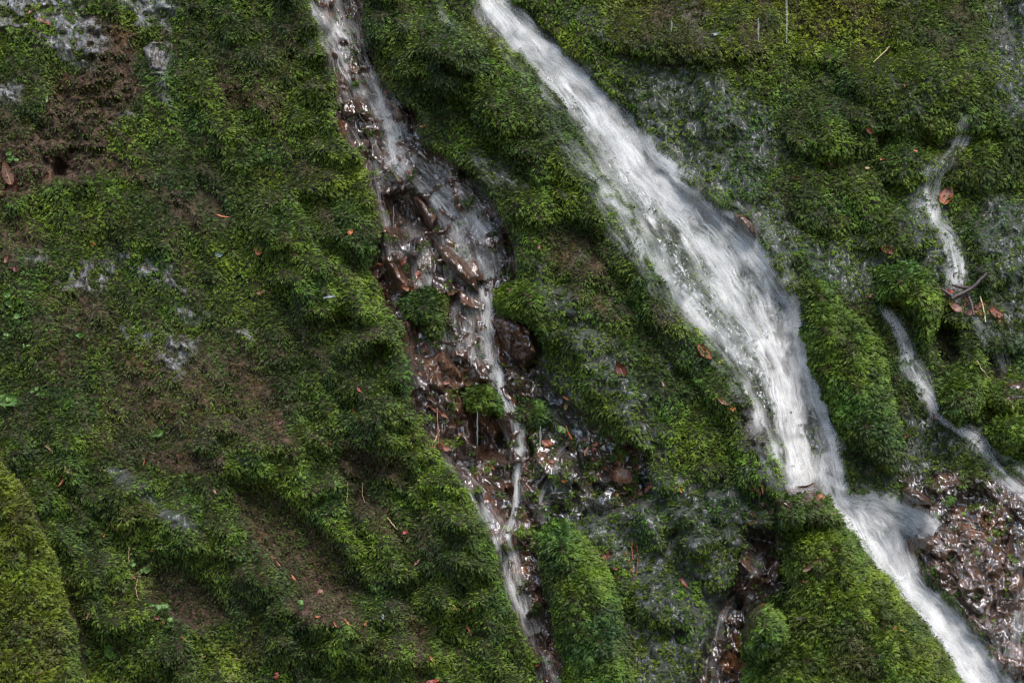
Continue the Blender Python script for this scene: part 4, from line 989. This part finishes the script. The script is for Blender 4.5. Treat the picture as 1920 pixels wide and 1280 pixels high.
# little green plants: a stem with rounded leaves
def sprout(px, py, n, size, label, col='lime', spread=10, seed=0):
    r = np.random.default_rng(seed + int(px))
    o3, nn, t = frame_at(px, py, .012)
    k = t / F
    root = empty('green_sprout', o3); tag(root, label, 'sprout', 'green sprouts in the moss')
    right = np.array([1.0, 0, 0]); upv = np.array([0, -.3, .95])
    for i in range(n):
        dx, dy = r.uniform(-spread, spread) * k, r.uniform(-spread, spread) * k
        tip = right * dx + upv * (dy + .3 * spread * k) + nn * .010
        tube('stem', [np.zeros(3), tip * .5 + nn * .003, tip], [.0007, .0006, .0005], leafmat(col), root)
        ax, lt = basis(nn + r.normal(0, .35, 3), r.uniform(0, 360))
        s_ = size * r.uniform(.75, 1.25)
        P, Fq = leaf_verts(s_ * k, s_ * .85 * k, .3, .2, 'leaf', i + int(px))
        n2 = np.cross(ax, lt)
        mesh_obj('leaf', tip + P[:, :1] * ax + P[:, 1:2] * lt + P[:, 2:3] * n2, Fq.ravel(), 4, leafmat(col), root, True)
for a in [(22, 296, 4, 11, 'small green sprout above the long curled leaf at the left edge'), (10, 561, 4, 12, 'bright green sprout at the left edge, mid height'), (8, 590, 3, 8, 'tiny sprout just under the bright green sprout at the left edge'),
          (28, 606, 3, 9, 'tiny pale sprout right of the left edge, a little lower'), (7, 638, 3, 9, 'lowest of the tiny sprouts along the left edge'), (146, 630, 3, 7, 'tiny pale green sprout left of the grey stone patch'), (45, 653, 3, 7, 'tiny blue-green sprout near the left edge'),
          (72, 734, 3, 9, 'small pale sprout above the lower left moss'), (13, 762, 3, 13, 'broad-leaved green sprout at the left edge above the corner bulge'), (306, 818, 3, 8, 'little green sprout on bare brown soil'),
          (245, 1065, 4, 13, 'green sprout with round leaves above a red bud scale'), (268, 1071, 3, 11, 'dark green sprout right of the round-leaved one'), (290, 1146, 3, 12, 'green sprout above the crimson bud cluster'),
          (308, 1152, 3, 11, 'green sprout right of the crimson bud cluster'), (322, 1172, 3, 10, 'shaded green sprout below the crimson bud cluster'), (561, 1142, 4, 10, 'pale green sprout right of the lower left shelf'), (30, 576, 3, 7, 'tiny leaf pair between the sprouts of the left edge'),
          (1850, 1010, 0, 0, '')]:
    if a[2]: sprout(a[0], a[1], a[2], a[3], a[4], 'lime' if a[3] < 14 else 'green')
def fern(px, py, L, ang, label):
    o3, nn, t = frame_at(px, py, .014); k = t / F
    root = empty('small_fern', o3); tag(root, label, 'fern')
    ax, lt = basis(nn, ang)
    pts = [ax * (x * L * k) + nn * (.012 * math.sin(x * 2.6)) for x in np.linspace(0, 1, 6)]
    tube('stem', pts, [.0009, .0009, .0008, .0007, .0006, .0004], leafmat('green'), root)
    for i in range(9):
        x = .12 + .1 * i
        for sg in (-1, 1):
            l = L * .34 * (1.05 - x * .75)
            a2, l2 = basis(nn, ang + sg * 62)
            P, Fq = leaf_verts(l * k, l * .42 * k, .1, .15, 'leaf', i)
            c = ax * (x * L * k) + nn * (.012 * math.sin(x * 2.6)) + a2 * (l * .5 * k)
            mesh_obj('leaflet', c + P[:, :1] * a2 + P[:, 1:2] * l2 + P[:, 2:3] * nn, Fq.ravel(), 4, leafmat('green'), root, True)
fern(196, 1210, 44, -35, 'small green fern beside the corner bulge at the bottom left')

def stick(name, cat, pts, w0, w1, col, label, lift=.018, parts=None, group=None):
    P = [frame_at(x, y, lift + (0 if len(p) == 0 else p[0]))[0] for x, y, *p in pts]
    P = np.array(P); k = 6.0 / F
    # keep the stick straight in depth between its ends
    u = np.linspace(0, 1, len(P)); P[:, 1] = np.minimum(P[0, 1] * (1 - u) + P[-1, 1] * u, P[:, 1])
    n = 10
    uu = np.linspace(0, 1, n); Q = np.stack([np.interp(uu, u, P[:, i]) for i in range(3)], 1)
    Q[1:-1] += rng.normal(0, .0008, (n - 2, 3))
    rad = np.interp(uu, [0, 1], [w0 * k / 2, w1 * k / 2]) * rng.uniform(.9, 1.12, n)
    if parts is None:
        o = tube(name, Q, rad, leafmat(col)); tag(o, label, cat, group); return o
    root = empty(name, Q[0]); tag(root, label, cat, group)
    tube('stem', Q, rad, leafmat(col), root, Q[0])
    for pp in parts:
        PP = np.array([frame_at(x, y, lift + .006)[0] for x, y in pp])
        tube('side_twig', PP, np.linspace(w1 * k * .45, w1 * k * .25, len(PP)), leafmat(col), root, Q[0])
    return root
stick('twig', 'twig', [(1851, 512), (1818, 541), (1785, 560)], 7, 9, 'bark', 'dark broken twig propped across the trickle on the right', .03, [[(1820, 540), (1800, 538), (1786, 534)], [(1812, 545), (1822, 570), (1826, 592)], [(1790, 558), (1775, 548), (1758, 537)]])
stick('grass_straw', 'straw', [(1838, 556), (1844, 580), (1848, 604)], 3.2, 2.6, 'straw', 'pale bent straw below the dark twig')
stick('grass_straw', 'straw', [(1831, 676), (1843, 695), (1857, 712)], 3.0, 2.2, 'straw', 'pale straw slanting in front of the dark hollow on the right')
stick('grass_straw', 'straw', [(1668, 88), (1652, 103), (1637, 118)], 3.4, 2.6, 'straw', 'straight straw lying on dark moss in the upper right')
stick('grass_straw', 'straw', [(803, 852), (812, 832), (824, 806)], 3.2, 2.6, 'straw', 'slanting straw at the left of the cascade under the dark rocks')
stick('grass_straw', 'straw', [(820, 765), (822, 795), (822, 834)], 2.6, 2.2, 'rusty', 'thin reddish stalk above the slanting straw')
stick('grass_straw', 'straw', [(726, 970), (736, 983), (746, 993)], 3.0, 2.0, 'straw', 'short straw-coloured stem on the left moss shelf')
stick('grass_straw', 'straw', [(652, 905), (652, 925), (650, 944)], 1.8, 1.4, 'tan', 'thin stalk hanging in the shaded hollow under the shelf, left one')
stick('grass_straw', 'straw', [(680, 905), (682, 925), (684, 942)], 1.8, 1.4, 'tan', 'thin stalk hanging in the shaded hollow under the shelf, right one')
stick('grass_straw', 'straw', [(436, 1262), (431, 1270), (426, 1278)], 2.6, 2.0, 'straw', 'short pale straw at the bottom edge, lower left')
stick('grass_straw', 'straw', [(243, 1060), (241, 1040), (242, 1022)], 2.0, 1.4, 'tan', 'thin upright stalk above the round-leaved sprout')
stick('grass_straw', 'straw', [(258, 1085), (256, 1102), (262, 1128)], 2.0, 1.4, 'tan', 'thin stalk beside the dark red bud scale, lower left')
for i, (x0, y0, x1, y1, lb) in enumerate([(660, 765, 672, 790, 'reddish root hair under the left moss shelf, upper'), (672, 775, 690, 805, 'reddish root hair under the left moss shelf, lower'),
                                         (1185, 1015, 1182, 1070, 'rust-red dead stem right of the moss pillar, longest'), (1194, 1020, 1194, 1075, 'rust-red dead stem right of the moss pillar, middle one'), (1176, 1045, 1190, 1085, 'rust-red dead stem right of the moss pillar, slanting one'),
                                         (1150, 880, 1132, 905, 'brown dead stem left of the big curled leaf'), (1140, 880, 1158, 915, 'brown dead stem crossing under the big curled leaf'), (1115, 830, 1128, 862, 'brown dead stem above the big curled leaf'), (1070, 845, 1062, 826, 'brown dead stem below the fresh green leaf')]):
    stick('dead_stem', 'stem', [(x0, y0), ((x0 + x1) / 2 + 2, (y0 + y1) / 2), (x1, y1)], 2.6, 1.8, 'rusty' if 'red' in lb else 'brown', lb, .014)
stick('twig', 'twig', [(742, 36), (756, 48), (772, 66)], 7, 5, 'bark', 'dark rotten twig stuck in the moss between the upper cascade and falls', .006)
stick('twig', 'twig', [(700, 836), (712, 838), (724, 828)], 3, 2, 'bark', 'thin dark twig at the end of the left moss shelf', .012)

# drips that fall free of the moss
DRIP, nt_, bs_, out_ = nodes('falling_drip')
bs_.inputs['Base Color'].default_value = (.75, .78, .8, 1); bs_.inputs['Roughness'].default_value = .25; bs_.inputs['Alpha'].default_value = .10
for x, y0, y1, w_, d_, lb in [(1475, -60, 82, 4.5, .12, 'brightest vertical drip falling at the top right'), (1422, 34, 78, 4, .10, 'short pale drip left of the brightest one at the top right'), (1259, 38, 60, 4, .10, 'short drip above the falls at the top'),
                              (895, 770, 838, 3, .05, 'thin drip falling from the little moss tuft'), (1013, 797, 850, 4, .05, 'thin drip falling from the low moss tuft'),
                              
                              (738, 385, 430, 2.4, .03, 'thin drip in front of the black hollow of the cascade'), (969, 880, 960, 4, .05, 'long thin drip over the lower cascade rocks')]:
    t = min(surf(x, y) for y in np.linspace(y0, y1, 7)) - d_ * .35
    yy = np.linspace(y0, y1, 9)
    pts = np.array([world(x + .6 * math.sin(q * .3), q, t) for q in yy])
    rr = w_ * .5 * t / F * np.array([.35, .7, .9, 1, .95, .9, .8, .6, .2])
    o = tube('water_drip', pts, rr, DRIP, None, pts[0], 8); tag(o, lb, 'drip', 'water drips')

# ------------------------------------------------------------------ camera, sky, sun
cam_d = bpy.data.cameras.new('camera'); cam = bpy.data.objects.new('camera', cam_d); COL.objects.link(cam)
cam_d.sensor_width = 36; cam_d.lens = 36 * F / 1920; cam_d.clip_end = 200
cam.location = (0, 0, CAMZ); cam.rotation_euler = (math.radians(90), 0, 0)
scene.camera = cam

ELEV, AZ = 57, 164          # AZ: compass direction the light comes from, degrees clockwise from +Y
w = bpy.data.worlds.new('World'); scene.world = w; w.use_nodes = True
nt = w.node_tree; bg = nt.nodes['Background']
sky = nt.nodes.new('ShaderNodeTexSky'); sky.sky_type = 'NISHITA'; sky.sun_disc = False
sky.sun_elevation = math.radians(ELEV); sky.sun_rotation = math.radians(AZ)
nt.links.new(sky.outputs['Color'], bg.inputs['Color']); bg.inputs['Strength'].default_value = .15; sky.dust_density = 1.2; sky.air_density = 1.0
sd = bpy.data.lights.new('sun', 'SUN'); so = bpy.data.objects.new('sun', sd); COL.objects.link(so)
sd.energy = 1.8; sd.angle = math.radians(40); sd.color = (1, .95, .88)
az = math.radians(AZ); el = math.radians(ELEV)
from mathutils import Vector
dirv = Vector((math.sin(az) * math.cos(el), math.cos(az) * math.cos(el), math.sin(el)))
so.rotation_euler = (-dirv).to_track_quat('-Z', 'Y').to_euler(); so.location = (2, -2, 6)
scene.view_settings.view_transform = 'Standard'; scene.view_settings.look = 'None'; scene.view_settings.gamma = 1
scene.view_settings.exposure = 1.06
scene.cycles.transparent_max_bounces = 32; scene.cycles.max_bounces = 6; scene.cycles.diffuse_bounces = 3; scene.cycles.glossy_bounces = 2; scene.cycles.transmission_bounces = 3
scene.cycles.use_denoising = True; scene.cycles.filter_width = 1.15
scene.cycles.use_adaptive_sampling = False; scene.cycles.sample_clamp_direct = 1.6; scene.cycles.sample_clamp_indirect = 1.5
